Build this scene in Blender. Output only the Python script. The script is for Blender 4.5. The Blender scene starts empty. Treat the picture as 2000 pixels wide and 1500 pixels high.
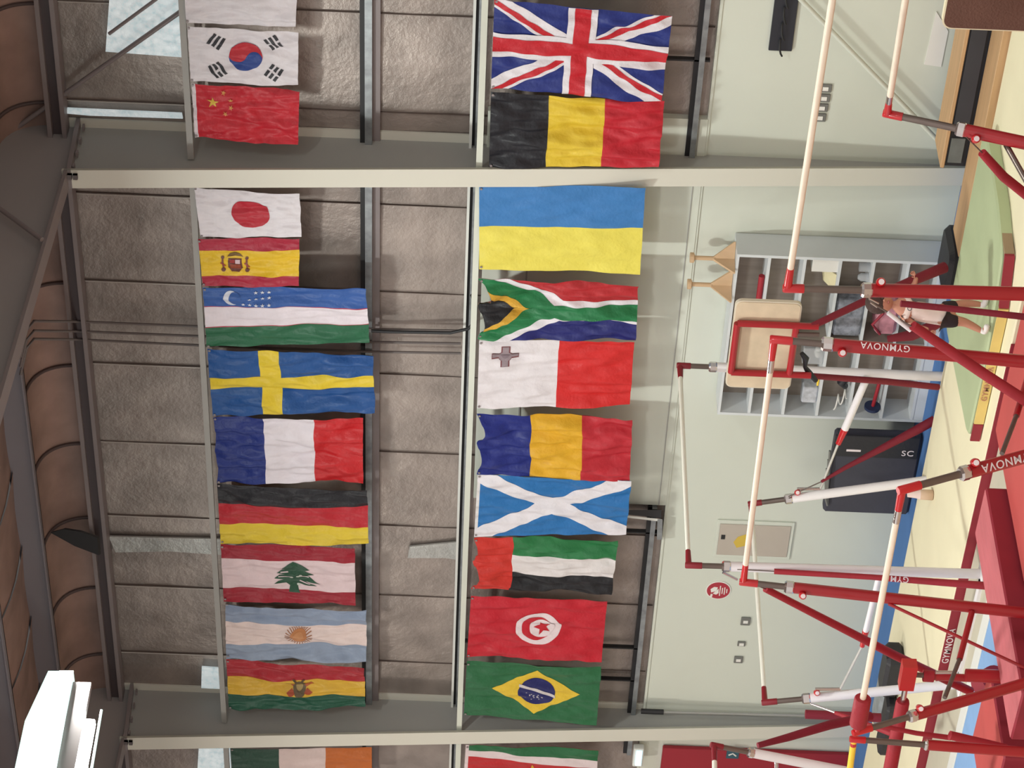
import bpy, math, random
from mathutils import Vector, noise
from mathutils.geometry import tessellate_polygon
random.seed(7)
SC = bpy.context.scene
COL = SC.collection

# ------------------------------------------------------------------ camera
FPX = 4880.0; RO = .04; H = 4.3
_n = math.sqrt(1+RO*RO)
_a = math.atan2((5500+275*RO)/_n, FPX); _p = math.atan2(55/_n, FPX)
Fh = Vector((-math.cos(_a), math.sin(_a), 0)); RT = Vector((math.sin(_a), math.cos(_a), 0))
FW = Vector((Fh.x*math.cos(_p), Fh.y*math.cos(_p), -math.sin(_p)))
UP = Vector((Fh.x*math.sin(_p), Fh.y*math.sin(_p), math.cos(_p)))
EX = (RT*RO-UP)/_n; EY = (RT+UP*RO)/_n
CAM = Vector((0, 0, H))
def ray(px, py): return FW + EX*((px-1000)/FPX) + EY*((750-py)/FPX)
def W(px, py, X=None, Y=None, Z=None, d=None):
    r = ray(px, py)
    if X is not None: t = X/r.x
    elif Y is not None: t = Y/r.y
    elif Z is not None: t = (Z-H)/r.z
    else: t = d
    return CAM + r*t
cd = bpy.data.cameras.new('camera'); cam = bpy.data.objects.new('camera', cd); COL.objects.link(cam)
cd.sensor_fit = 'HORIZONTAL'; cd.sensor_width = 36; cd.lens = FPX/2000*36; cd.clip_start = .1; cd.clip_end = 300
from mathutils import Matrix
cam.matrix_world = Matrix(((EX.x, EY.x, -FW.x, 0), (EX.y, EY.y, -FW.y, 0), (EX.z, EY.z, -FW.z, H), (0, 0, 0, 1)))
SC.camera = cam

# ------------------------------------------------------------------ materials
def lin(c):
    c /= 255.0
    return c/12.92 if c <= .04045 else ((c+.055)/1.055)**2.4
MATS = {}
def mat(name, rgb, rough=.6, metal=0, var=0, vscale=4, bump=0, bscale=30, emit=0, alpha=1, stretch=(1, 1, 1), coat=0, trans=0, sheen=0):
    if name in MATS: return MATS[name]
    m = bpy.data.materials.new(name); m.use_nodes = True
    nt = m.node_tree; b = nt.nodes['Principled BSDF']
    c = tuple(lin(v) for v in rgb)+(1,)
    b.inputs['Base Color'].default_value = c
    b.inputs['Roughness'].default_value = rough; b.inputs['Metallic'].default_value = metal
    if coat: b.inputs['Coat Weight'].default_value = coat
    if sheen: b.inputs['Sheen Weight'].default_value = sheen
    if trans: b.inputs['Transmission Weight'].default_value = trans
    if alpha < 1: b.inputs['Alpha'].default_value = alpha
    if emit:
        b.inputs['Emission Color'].default_value = c; b.inputs['Emission Strength'].default_value = emit
    if var or bump:
        tc = nt.nodes.new('ShaderNodeTexCoord'); mp = nt.nodes.new('ShaderNodeMapping')
        mp.inputs['Scale'].default_value = stretch
        nt.links.new(tc.outputs['Object'], mp.inputs['Vector'])
    if var:
        n1 = nt.nodes.new('ShaderNodeTexNoise'); n1.inputs['Scale'].default_value = vscale; n1.inputs['Detail'].default_value = 5
        nt.links.new(mp.outputs[0], n1.inputs['Vector'])
        rp = nt.nodes.new('ShaderNodeValToRGB')
        rp.color_ramp.elements[0].position = .3; rp.color_ramp.elements[1].position = .7
        rp.color_ramp.elements[0].color = tuple(v*(1-var) for v in c[:3])+(1,)
        rp.color_ramp.elements[1].color = tuple(min(1, v*(1+var)) for v in c[:3])+(1,)
        nt.links.new(n1.outputs['Fac'], rp.inputs['Fac']); nt.links.new(rp.outputs[0], b.inputs['Base Color'])
    if bump:
        n2 = nt.nodes.new('ShaderNodeTexNoise'); n2.inputs['Scale'].default_value = bscale; n2.inputs['Detail'].default_value = 4
        nt.links.new(mp.outputs[0], n2.inputs['Vector'])
        bp = nt.nodes.new('ShaderNodeBump'); bp.inputs['Strength'].default_value = bump; bp.inputs['Distance'].default_value = .02
        nt.links.new(n2.outputs['Fac'], bp.inputs['Height']); nt.links.new(bp.outputs[0], b.inputs['Normal'])
    if name.startswith('cloth'): b.inputs['Specular IOR Level'].default_value = .3
    MATS[name] = m
    return m

# ------------------------------------------------------------------ mesh helpers
ORG = {}
class MB:
    def __init__(s): s.v = []; s.f = []; s.m = []; s.sm = []
    def add(s, vs, fs, mi=0, smooth=False):
        o = len(s.v); s.v += [Vector(v) for v in vs]
        for f in fs: s.f.append([i+o for i in f]); s.m.append(mi); s.sm.append(smooth)
        return s
    def hexa(s, a, b, c, d, e, f, g, h, mi=0):   # bottom abcd, top efgh
        return s.add([a, b, c, d, e, f, g, h], [(3, 2, 1, 0), (4, 5, 6, 7), (0, 1, 5, 4), (1, 2, 6, 5), (2, 3, 7, 6), (3, 0, 4, 7)], mi)
    def box(s, lo, hi, mi=0):
        x0, y0, z0 = lo; x1, y1, z1 = hi
        x0, x1 = min(x0, x1), max(x0, x1); y0, y1 = min(y0, y1), max(y0, y1); z0, z1 = min(z0, z1), max(z0, z1)
        return s.hexa((x0, y0, z0), (x1, y0, z0), (x1, y1, z0), (x0, y1, z0), (x0, y0, z1), (x1, y0, z1), (x1, y1, z1), (x0, y1, z1), mi)
    def rbox(s, lo, hi, r=.02, mi=0, n=4):      # box with rounded vertical edges and chamfered rim
        x0, y0, z0 = lo; x1, y1, z1 = hi
        x0, x1 = min(x0, x1), max(x0, x1); y0, y1 = min(y0, y1), max(y0, y1); z0, z1 = min(z0, z1), max(z0, z1)
        def ring(k, z):
            out = []
            for cx, cy, a0 in ((x1-r, y1-r, 0), (x0+r, y1-r, 90), (x0+r, y0+r, 180), (x1-r, y0+r, 270)):
                for i in range(n+1):
                    a = math.radians(a0+90*i/n); out.append((cx+k*math.cos(a), cy+k*math.sin(a), z))
            return out
        q = r*.45
        rings = [ring(r-q, z0), ring(r, z0+q), ring(r, z1-q), ring(r-q, z1)]
        N = len(rings[0]); o = len(s.v)
        vs = [v for rg in rings for v in rg]; fs = []
        for k in range(3):
            for i in range(N): j = (i+1) % N; fs.append((k*N+i, k*N+j, (k+1)*N+j, (k+1)*N+i))
        fs.append(tuple(reversed(range(N)))); fs.append(tuple(range(3*N, 4*N)))
        return s.add(vs, fs, mi)
    def tube(s, pts, r, mi=0, n=12, cap=True, smooth=True):
        pts = [Vector(p) for p in pts]; rs = r if isinstance(r, (list, tuple)) else [r]*len(pts)
        o = []; prev = None
        for i, p in enumerate(pts):
            t = (pts[min(i+1, len(pts)-1)]-pts[max(i-1, 0)]).normalized()
            if prev is None:
                a = Vector((0, 0, 1)) if abs(t.z) < .9 else Vector((1, 0, 0))
                u = t.cross(a).normalized()
            else: u = (prev-t*prev.dot(t)).normalized()
            prev = u; w = t.cross(u)
            for k in range(n):
                an = 2*math.pi*k/n; o.append(p+(u*math.cos(an)+w*math.sin(an))*rs[i])
        fs = []
        for i in range(len(pts)-1):
            for k in range(n): j = (k+1) % n; fs.append((i*n+k, i*n+j, (i+1)*n+j, (i+1)*n+k))
        s.add(o, fs, mi, smooth)
        if cap:
            s.add(o[:n], [tuple(reversed(range(n)))], mi); s.add(o[-n:], [tuple(range(n))], mi)
        return s
    def slab(s, poly, off, mi=0):                # planar polygon extruded by a vector
        off = Vector(off); P = [Vector(p) for p in poly]; n = len(P)
        vs = P+[p+off for p in P]
        fs = [tuple(range(n)), tuple(reversed(range(n, 2*n)))]+[(i, i+n, (i+1) % n+n, (i+1) % n) for i in range(n)]
        return s.add(vs, fs, mi)
    def ball(s, c, r, mi=0, n=12, sc=(1, 1, 1)):
        c = Vector(c); vs = []; fs = []
        for i in range(n//2+1):
            a = math.pi*i/(n//2)
            for k in range(n):
                b = 2*math.pi*k/n; vs.append(c+Vector((math.sin(a)*math.cos(b)*r*sc[0], math.sin(a)*math.sin(b)*r*sc[1], math.cos(a)*r*sc[2])))
        for i in range(n//2):
            for k in range(n): j = (k+1) % n; fs.append((i*n+k, (i+1)*n+k, (i+1)*n+j, i*n+j))
        return s.add(vs, fs, mi, True)
    def build(s, name, mats, parent=None, org=None):
        if not isinstance(mats, (list, tuple)): mats = [mats]
        if parent is not None: o0 = ORG[parent.name]
        elif org is not None: o0 = Vector(org)
        else:
            xs = [v.x for v in s.v]; ys = [v.y for v in s.v]; zs = [v.z for v in s.v]
            o0 = Vector(((min(xs)+max(xs))/2, (min(ys)+max(ys))/2, min(zs)))
        me = bpy.data.meshes.new(name)
        me.from_pydata([v-o0 for v in s.v], [], s.f)
        for m in mats: me.materials.append(m)
        for p, mi, sm in zip(me.polygons, s.m, s.sm): p.material_index = mi; p.use_smooth = sm
        me.update()
        ob = bpy.data.objects.new(name, me); COL.objects.link(ob)
        if parent is not None: ob.parent = parent
        else: ob.location = o0
        ORG[ob.name] = o0
        return ob
def root(name, loc, label, cat, group=None):
    o = bpy.data.objects.new(name, None); COL.objects.link(o); o.location = loc; ORG[o.name] = Vector(loc)
    o.empty_display_size = .1
    return tag(o, label, cat, group)
def tag(o, label, cat, group=None, kind=None):
    o['label'] = label; o['category'] = cat
    if group: o['group'] = group
    if kind: o['kind'] = kind
    return o
def struct(o, label=None):
    o['kind'] = 'structure'
    if label: o['label'] = label
    return o
def lerp(a, b, t): return a+(b-a)*t
def clip(poly, a, b, c):                         # keep a*x+b*y+c >= 0
    out = []
    for i in range(len(poly)):
        p, q = poly[i], poly[(i+1) % len(poly)]
        dp = a*p[0]+b*p[1]+c; dq = a*q[0]+b*q[1]+c
        if dp >= 0: out.append(p)
        if (dp >= 0) != (dq >= 0):
            t = dp/(dp-dq); out.append((p[0]+(q[0]-p[0])*t, p[1]+(q[1]-p[1])*t))
    return out

# ------------------------------------------------------------------ building shell
YF = 18.0; YS = 18.5; YL = 18.43
def foil(name, rgb, rough, metal, bump, spec=0.0, vscale=2.0):
    m = mat(name, rgb, rough, metal)
    nt = m.node_tree; b = nt.nodes['Principled BSDF']; c = b.inputs['Base Color'].default_value[:]
    tc = nt.nodes.new('ShaderNodeTexCoord')
    n0 = nt.nodes.new('ShaderNodeTexNoise'); n0.inputs['Scale'].default_value = vscale; n0.inputs['Detail'].default_value = 6
    nt.links.new(tc.outputs['Object'], n0.inputs['Vector'])
    rp = nt.nodes.new('ShaderNodeValToRGB'); rp.color_ramp.elements[0].position = .35; rp.color_ramp.elements[1].position = .68
    rp.color_ramp.elements[0].color = tuple(v*.8 for v in c[:3])+(1,); rp.color_ramp.elements[1].color = tuple(min(1, v*1.25) for v in c[:3])+(1,)
    nt.links.new(n0.outputs['Fac'], rp.inputs['Fac']); nt.links.new(rp.outputs[0], b.inputs['Base Color'])
    v = nt.nodes.new('ShaderNodeTexNoise'); v.inputs['Scale'].default_value = 9; v.inputs['Detail'].default_value = 5; v.inputs['Roughness'].default_value = .65
    nt.links.new(tc.outputs['Object'], v.inputs['Vector'])
    bp = nt.nodes.new('ShaderNodeBump'); bp.inputs['Strength'].default_value = bump; bp.inputs['Distance'].default_value = .03
    nt.links.new(v.outputs['Fac'], bp.inputs['Height']); nt.links.new(bp.outputs[0], b.inputs['Normal'])
    return m
M_foil = foil('crinkled_foil_insulation', (156, 145, 138), .42, .5, .38)
M_foilceil = foil('brown_foil_ceiling', (150, 124, 114), .6, .15, .1)
M_paint = mat('painted_pale_green_wall', (206, 210, 198), .7, var=.03, vscale=.7)
M_col = mat('painted_cream_steel', (208, 206, 194), .5, var=.02, vscale=1)
M_web = mat('painted_grey_steel', (158, 157, 153), .55, var=.03, vscale=1)
M_galv = mat('galvanised_steel', (150, 155, 158), .38, .7, var=.2, vscale=12)
M_dark = mat('dark_steel', (48, 48, 50), .5, .4)
M_brownsteel = mat('brown_grey_purlin', (136, 127, 127), .5, .2, var=.06, vscale=2)
M_white = mat('white_trim_paint', (225, 226, 220), .5)
M_blue = mat('blue_floor_carpet', (74, 118, 176), .9, var=.05, vscale=3)
M_glow = mat('glowing_bright_patch', (214, 232, 236), .5, emit=.5, var=.5, vscale=14, bump=1.0, bscale=16)  # emissive surface for bright light caught on the foil

# floor
struct(MB().box((-45, -4, -.1), (4, 19.2, 0)).build('floor', mat('beige_sports_floor', (176, 152, 130), .7, var=.04, vscale=1)), 'beige gym floor')
struct(MB().box((-40, 17.34, 0.0), (4, 18.42, .003)).build('floor_carpet_strip', M_blue), 'blue carpet strip along the foot of the wall')
# lower painted wall
struct(MB().box((-45, YL, 0), (4, YL+.35, 2.38)).build('wall_back', M_paint), 'pale green painted lower wall')
struct(MB().box((-45, YL-.012, 2.36), (4, YL+.06, 2.385)).build('trim_1', M_paint), 'white ledge along the top of the painted wall')
# boxed-out painted partition behind the lower flags of the middle bay
xa = W(1100, 362, Y=YL-.02).x-.4; xb = W(1250, 985, Y=YL-.02).x
struct(MB().box((xb, YL-.02, 2.38), (xa+1.2, YL+.1, 4.36)).build('wall_partition', M_paint), 'pale green partition behind the lower flags')
struct(MB().box((xb, YL-.026, 2.45), (xa+1.2, YL-.02, 2.458)).build('trim_2', M_web))
struct(MB().box((xb, YL-.035, 3.93), (xa+1.2, YL-.02, 3.945)).build('trim_3', M_web))

# foil clad skin, lapped panels one above the other edge (seams every 1.05 m)
mb = MB()
x = W(300, 857, Y=YS).x
seams = []
while x > -40: x -= 1.05
while x < 4:
    x += 1.05; seams.append(x)
for i in range(len(seams)-1):
    a, b = seams[i], seams[i+1]
    nx, nz = 14, 40
    def pt(u, v, a=a, b=b, i=i):
        X = lerp(a-.03, b, u); Zz = lerp(2.3, 8.35, v)
        puff = .05*math.sin(math.pi*u)**.6*(1 if True else 0)
        wr = .012*noise.noise(Vector((X*2.1, Zz*.9, 3.3)))+.008*noise.noise(Vector((X*5, Zz*2.2, 9)))
        return Vector((X, YS-.014*(1-u)-puff*.2-wr, Zz))
    vs = [pt(iu/nx, iv/nz) for iv in range(nz+1) for iu in range(nx+1)]
    fs = [(r*(nx+1)+c, r*(nx+1)+c+1, (r+1)*(nx+1)+c+1, (r+1)*(nx+1)+c) for r in range(nz) for c in range(nx)]
    mb.add(vs, fs, 0, True)
struct(mb.build('wall_upper_cladding', M_foil), 'foil faced insulation panels of the upper wall')
mb = MB()
for X in seams:
    mb.box((X-.032, YS-.03, 2.4), (X-.027, YS-.004, 8.3), 0)
    mb.tube([(X-.042, YS-.028, 7.1), (X-.042, YS-.028, 8.3)], .006, mi=1, n=5)
struct(mb.build('wall_seam', [mat('dark_foil_joint', (96, 84, 78), .6), mat('bright_foil_edge', (196, 188, 180), .35, .4)]))
struct(MB().box((-45, YS+.02, 2.2), (4, YS+.3, 8.6)).build('wall_outer', M_dark))

# girts (horizontal rails on the cladding)
def girt(name, z0, z1, d, m, x0=-44, x1=4, y=YS-.04, lab=None):
    return struct(MB().box((x0, y-d, z0), (x1, y, z1)).build(name, m), lab)
g = MB(); g.box((-44, YS-.13, 5.40), (4, YS-.06, 5.465), 1).box((-44, YS-.10, 5.465), (4, YS-.06, 5.51), 0).box((-44, YS-.065, 5.33), (4, YS-.05, 5.40), 2)
struct(g.build('beam_girt', [M_dark, M_galv, M_brownsteel]), 'galvanised girt across the upper wall')
g = MB(); g.box((-44, YS-.12, 4.497), (4, YS-.03, 4.522), 0).box((-44, YS-.11, 4.415), (4, YS-.03, 4.47), 1).box((-44, YS-.07, 4.47), (4, YS-.03, 4.497), 2)
struct(g.build('beam_girt', [M_white, M_galv, M_dark]), 'thin girt above the lower flags')
for x_a, x_b, lab in ((W(1300, 322, Y=YS).x-.05, 4, 'girt above the ledge of the right bay'), (W(1250, 1425, Y=YS).x-.3, xb-.02, 'girt above the ledge left of the partition')):
    g = MB(); g.box((x_a, YS-.13, 2.47), (x_b, YS-.06, 2.52), 1).box((x_a, YS-.10, 2.52), (x_b, YS-.06, 2.56), 0)
    struct(g.build('beam_girt', [M_dark, M_galv]), lab)
# vertical trimmers of the unlined bays
for i, (px, py, z0, z1) in enumerate(((1340, 118, 2.42, 3.2), (1100, 1262, 2.5, 4.4), (1100, 1325, 2.5, 3.3), (1230, 1040, 2.42, 2.9))):
    X = W(px, py, Y=YS-.1).x
    struct(MB().box((X-.009, YS-.10, z0), (X+.009, YS-.05, z1)).build('beam_trimmer', M_dark))
# eave strut
g = MB(); g.box((-44, YS-.22, 8.15), (4, YS-.05, 8.19), 0).box((-44, YS-.16, 8.19), (4, YS-.03, 8.28), 1).box((-44, YS-.22, 8.28), (4, YS-.03, 8.32), 0)
struct(g.build('beam_eave', [M_brownsteel, mat('dark_brown_steel', (84, 74, 76), .5, .3)]), 'brown steel eave strut')

P = [(212, 1048), (432, 1053), (434, 1084), (330, 1077), (226, 1079)]
struct(MB().slab([W(x, y, Y=YS-.06) for x, y in P], (0, .02, 0)).build('wall_patch', foil('loose_grey_foil', (178, 178, 174), .35, .4, .5)), 'loose grey foil patch left of the upper flags')
P = [(800, 1068), (905, 1058), (908, 1096), (870, 1090), (796, 1090)]
struct(MB().slab([W(x, y, Y=YS-.06) for x, y in P], (0, .02, 0)).build('wall_patch', MATS['loose_grey_foil']))
# portal frames: tapered columns with rafters
def portal(px_lo, px_hi, k):
    xr = W(*px_lo, Y=18.26).x
    xc = xr-.1; w = .1
    def yf(z): return 18.27-.0725*z
    mb = MB()
    zt = 8.1
    # front flange, web, rear flange
    mb.hexa((xc-w, yf(0), 0), (xc+w, yf(0), 0), (xc+w, yf(0)+.025, 0), (xc-w, yf(0)+.025, 0), (xc-w, yf(zt), zt), (xc+w, yf(zt), zt), (xc+w, yf(zt)+.025, zt), (xc-w, yf(zt)+.025, zt), 0)
    mb.hexa((xc+w-.006, yf(0)-.0, 0), (xc+w, yf(0)-.004, 0), (xc+w, yf(0)+.025, 0), (xc+w-.006, yf(0)+.025, 0), (xc+w-.006, yf(zt), zt), (xc+w, yf(zt)-.004, zt), (xc+w, yf(zt)+.025, zt), (xc+w-.006, yf(zt)+.025, zt), 0)
    mb.hexa((xc-.008, yf(0)+.02, 0), (xc+.008, yf(0)+.02, 0), (xc+.008, YS, 0), (xc-.008, YS, 0), (xc-.008, yf(zt)+.02, zt-.03), (xc+.008, yf(zt)+.02, zt-.03), (xc+.008, YS, zt-.03), (xc-.008, YS, zt-.03), 1)
    mb.box((xc-w, YS-.04, 0), (xc+w, YS-.02, 8.3), 0)
    o = mb.build('column', [M_col, M_web]); struct(o, 'cream steel portal column, %s' % k)
    # splice line, bracket plates
    mb = MB()
    y0 = yf(zt); ye = 2.0
    # rafter: bottom flange, web, top flange, running toward the viewer
    z1 = 8.05; z2 = 8.42
    mb.hexa((xc-w, ye, z2), (xc+w, ye, z2), (xc+w, y0+.03, z1), (xc-w, y0+.03, z1), (xc-w, ye, z2+.03), (xc+w, ye, z2+.03), (xc+w, y0+.03, z1+.03), (xc-w, y0+.03, z1+.03), 0)
    mb.hexa((xc-.008, ye, z2+.02), (xc+.008, ye, z2+.02), (xc+.008, YS, z1+.02), (xc-.008, YS, z1+.02), (xc-.008, ye, 10.7), (xc+.008, ye, 10.7), (xc+.008, YS, 9.1), (xc-.008, YS, 9.1), 1)
    o = mb.build('rafter_beam', [M_brownsteel, mat('rafter_grey_paint', (150, 144, 142), .55, var=.03, vscale=1)]); struct(o, 'steel rafter of the portal frame, %s' % k)
    # haunch end plate with bolts
    mb = MB(); mb.hexa((xc-w, y0, 8.02), (xc+w, y0, 8.02), (xc+w, YS-.02, 8.05), (xc-w, YS-.02, 8.05), (xc-w, y0, 8.06), (xc+w, y0, 8.06), (xc+w, YS-.02, 8.09), (xc-w, YS-.02, 8.09))
    for q in range(4):
        yy = lerp(y0+.1, YS-.12, q/3); mb.box((xc+.04, yy-.025, 8.00), (xc+.09, yy+.025, 8.02))
        mb.box((xc+.02, y0-.03, 7.96+.05*(q % 2)), (xc+.07, y0, 8.0+.05*(q % 2)))
    struct(mb.build('beam_end_plate', M_brownsteel))
    return xc
X1 = portal((1838, 327), None, 'right of the middle bay')
_x = W(900, 1430, Y=17.95).x
_b = W(1838, 327, Y=18.26).x
# duplicate the first portal's parts to the other frame lines
for nm in ('column', 'rafter_beam', 'beam_end_plate'):
    src = bpy.data.objects[nm]
    for dx, kk in ((_x-_b, 'left of the middle bay'), (_b-_x, 'beyond the right edge')):
        c = src.copy(); COL.objects.link(c); c.location.x += dx
        if 'label' in c: c['label'] = c['label'].replace('right of the middle bay', kk)
X2 = X1+(_x-_b)

# ceiling: a curved foil strip rises from the eave, flatter foil spans the purlins beyond
def ceil_z(y): return 8.98+.09*(18.0-y)
def cove(v):                                     # eave curve, v 0 at the strut and 1 at the first purlin
    return YS-.04-.46*v**2.2, 8.30+.46*math.sin(v*math.pi/2)**1.0
sx = []
x = W(80, 583, Y=18.2).x
while x > -44: x -= 1.05
while x < 4: x += 1.05; sx.append(x)
mb = MB()
for i in range(len(sx)-1):
    n1, n2 = 10, 8
    vs = [(lerp(sx[i], sx[i+1]+.02, c/n2), cove(r/n1)[0]+.02*math.sin(math.pi*c/n2), cove(r/n1)[1]-.02*math.sin(math.pi*c/n2)) for r in range(n1+1) for c in range(n2+1)]
    fs = [(r*(n2+1)+c, (r+1)*(n2+1)+c, (r+1)*(n2+1)+c+1, r*(n2+1)+c+1) for r in range(n1) for c in range(n2)]
    mb.add(vs, fs, 0, True)
ys = [18.0-1.5*k for k in range(11)]
for a, b in zip(ys[:-1], ys[1:]):
    for i in range(len(sx)-1):
        n1, n2 = 6, 4
        vs = []
        for r in range(n1+1):
            for c in range(n2+1):
                v = r/n1; u = c/n2
                vs.append((lerp(sx[i], sx[i+1]+.02, u), lerp(a, b, v), ceil_z(lerp(a, b, v))-.08*math.sin(math.pi*v)+.02*math.sin(math.pi*u)-.02*u))
        fs = [(r*(n2+1)+c, (r+1)*(n2+1)+c, (r+1)*(n2+1)+c+1, r*(n2+1)+c+1) for r in range(n1) for c in range(n2)]
        mb.add(vs, fs, 0, True)
struct(mb.build('ceiling', M_foilceil), 'brown foil insulation of the roof')
struct(MB().hexa((-45, 3, ceil_z(3)+.1), (4, 3, ceil_z(3)+.1), (4, 19.2, 9.1), (-45, 19.2, 9.1), (-45, 3, ceil_z(3)+.2), (4, 3, ceil_z(3)+.2), (4, 19.2, 9.2), (-45, 19.2, 9.2)).build('roof', M_dark))
mb = MB()
M_seam = mat('dark_seam_tape', (84, 70, 68), .7)
for X in sx:
    P = [(X, cove(v/12)[0]-.012, cove(v/12)[1]-.012) for v in range(13)]
    mb.tube(P, .017, n=5, cap=False)
struct(mb.build('ceiling_seam', M_seam))
struct(MB().slab([W(x, y, Y=18.2) for x, y in ((103, 1038), (128, 1031), (160, 1036), (194, 1048), (197, 1082), (150, 1064))], (0, -.02, .02)).build('ceiling_flap', M_dark), 'dark torn flap in the ceiling foil')
M_purl = mat('purlin_blue_grey', (132, 128, 134), .5, .1, var=.05, vscale=1)
for k, y in enumerate(ys):
    z = ceil_z(y)
    g = MB(); g.box((-44, y-.02, z-.25), (4, y, z+.02), 0).box((-44, y-.09, z-.25), (4, y, z-.235), 0)
    o = struct(g.build('beam_purlin', M_purl))
    if k == 0: o['label'] = 'grey purlin nearest the flag wall'

# flag rails (two tubes spanning the bays just behind the column faces)
for z, lab in ((7.0, 'upper flag rail'), (4.42, 'lower flag rail')):
    for xa_, xb_ in ((X1+.03, X1+7.6), (X2+.03, X1-.03), (X2-7.6, X2-.03)):
        struct(MB().box((xa_, YF+.012, z-.028), (xb_, YF+.052, z+.028)).build('beam_flag_rail', M_web if z > 5 else M_paint), lab)

# bright light on the foil and at the column gap, put in as glow
def bright_patch(n, pts, y=YS-.1, th=.02):
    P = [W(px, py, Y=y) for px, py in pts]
    struct(MB().slab(P, (0, th, 0)).build('glow_patch_%d' % n, M_glow), 'glowing patch for bright light on the cladding')
bright_patch(1, [(206, 101), (355, 112), (355, -160), (225, -160)])
bright_patch(2, [(131, 212), (150, 213), (355, 222), (357, 232), (175, 226), (131, 222)])
bright_patch(3, [(394, 1303), (436, 1306), (435, 1346), (393, 1344)])
bright_patch(4, [(388, 1462), (449, 1462), (455, 1560), (382, 1560)])

# ------------------------------------------------------------------ flags
def cloth(rgb):
    k = .97 if min(rgb) > 180 else .92
    return mat('cloth_%d_%d_%d' % rgb, tuple(v*k for v in rgb), .45, bump=.3, bscale=30, var=.05, vscale=7)
RED = (196, 44, 56); WHT = (226, 222, 228); BLK = (40, 40, 46)
class Flag:
    def __init__(s, name, label, corners, seed, amp=.03, scal=None, fold=1.0, hemcurve=0):
        s.name, s.label, s.c, s.seed, s.amp, s.scal, s.fold, s.hc = name, label, corners, seed, amp, scal, fold, hemcurve
        s.mb = MB(); s.mats = []; s.layer = 0
    def mi(s, rgb):
        m = cloth(rgb)
        if m not in s.mats: s.mats.append(m)
        return s.mats.index(m)
    def at(s, a, b, lay=0):
        A, B, C, D = s.c
        px = lerp(lerp(A[0], B[0], a), lerp(D[0], C[0], a), b)
        py = lerp(lerp(A[1], B[1], a), lerp(D[1], C[1], a), b)
        if s.scal:
            # piecewise cosine sag of the hoist edge between its hanging points
            pts = s.scal
            for i in range(len(pts)-1):
                (t0, _), (t1, dep) = pts[i], pts[i+1]
                if t0 <= b <= t1:
                    px += dep*math.sin(math.pi*(b-t0)/(t1-t0))**1.3*(1-a)**4
        # softly wandering free edges
        q = 1.5*s.fold
        px += q*.9*noise.noise(Vector((b*4, s.seed, a)))*(a**2)
        py += q*1.6*noise.noise(Vector((a*3.1, s.seed*1.7, b*1.2)))*(.2+a*.8) + s.hc*math.sin(math.pi*a)*(b-.5)
        px += 2.2*s.fold*noise.noise(Vector((b*5.5, a*1.3, s.seed*3.1)))*math.sin(math.pi*min(1, a*1.1))
        p = W(px, py, Y=YF)
        e = .25+.75*min(1, a*2.2)
        w = 1.7*s.amp*e*noise.noise(Vector((a*1.1+b*.7, b*4.6-a*1.3, s.seed)))
        w += s.amp*1.05*noise.noise(Vector((a*3.5-b*2, b*9+a*2, s.seed+5)))
        w += s.amp*.5*noise.noise(Vector((a*7+b*6, b*11-a*7, s.seed+9)))
        if s.scal:
            for i in range(len(s.scal)-1):
                (t0, _), (t1, dep) = s.scal[i], s.scal[i+1]
                if t0 <= b <= t1: w -= .0045*dep*math.sin(math.pi*(b-t0)/(t1-t0))**2*math.exp(-a*3.2)*math.cos(a*9)
        p.y += w-.006-.0035*lay
        return p
    def grid(s, scuts, tcuts, colour, ns=110, nt=66):
        S = sorted(set([i/ns for i in range(ns+1)]+list(scuts))); T = sorted(set([i/nt for i in range(nt+1)]+list(tcuts)))
        S = [v for i, v in enumerate(S) if i == 0 or v-S[i-1] > 1e-4 or v in scuts]; T = [v for i, v in enumerate(T) if i == 0 or v-T[i-1] > 1e-4 or v in tcuts]
        n = len(T); o = len(s.mb.v)
        for a in S:
            for b in T: s.mb.v.append(s.at(a, b))
        for i in range(len(S)-1):
            for j in range(n-1):
                s.mb.f.append([o+i*n+j, o+i*n+j+1, o+(i+1)*n+j+1, o+(i+1)*n+j])
                s.mb.m.append(s.mi(colour((S[i]+S[i+1])/2, (T[j]+T[j+1])/2))); s.mb.sm.append(True)
    def poly(s, pts, rgb, lay=1):                # pts in u (0..5), v (0..3)
        pts = clip(clip(clip(clip(pts, 1, 0, 0), -1, 0, 5), 0, 1, 0), 0, -1, 3)
        if len(pts) < 3: return
        V = [Vector((p[0], p[1], 0)) for p in pts]
        tris = [[V[i] for i in t] for t in tessellate_polygon([V])]
        m = s.mi(rgb); fin = []
        while tris:
            t = tris.pop()
            L = [(t[i]-t[(i+1) % 3]).length for i in range(3)]
            k = L.index(max(L))
            if L[k] > .075:
                mid = (t[k]+t[(k+1) % 3])/2; c = t[(k+2) % 3]
                tris.append([t[k], mid, c]); tris.append([mid, t[(k+1) % 3], c])
            else: fin.append(t)
        for t in fin:
            a, b, c = t
            if (b-a).cross(c-a).z > 0: a, b, c = a, c, b
            o = len(s.mb.v)
            for q in (a, b, c): s.mb.v.append(s.at(q.x/5, q.y/3, lay))
            s.mb.f.append([o, o+1, o+2]); s.mb.m.append(m); s.mb.sm.append(True)
    def disc(s, u, v, r, rgb, lay=1, n=36, rv=None): s.poly([(u+r*math.cos(2*math.pi*i/n), v+(rv or r)*math.sin(2*math.pi*i/n)) for i in range(n)], rgb, lay)
    def star(s, u, v, r, rgb, lay=1, rot=0, k=5, inner=.382):
        s.poly([(u+(r if i % 2 == 0 else r*inner)*math.sin(rot+math.pi*i/k), v-(r if i % 2 == 0 else r*inner)*math.cos(rot+math.pi*i/k)) for i in range(2*k)], rgb, lay)
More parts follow.
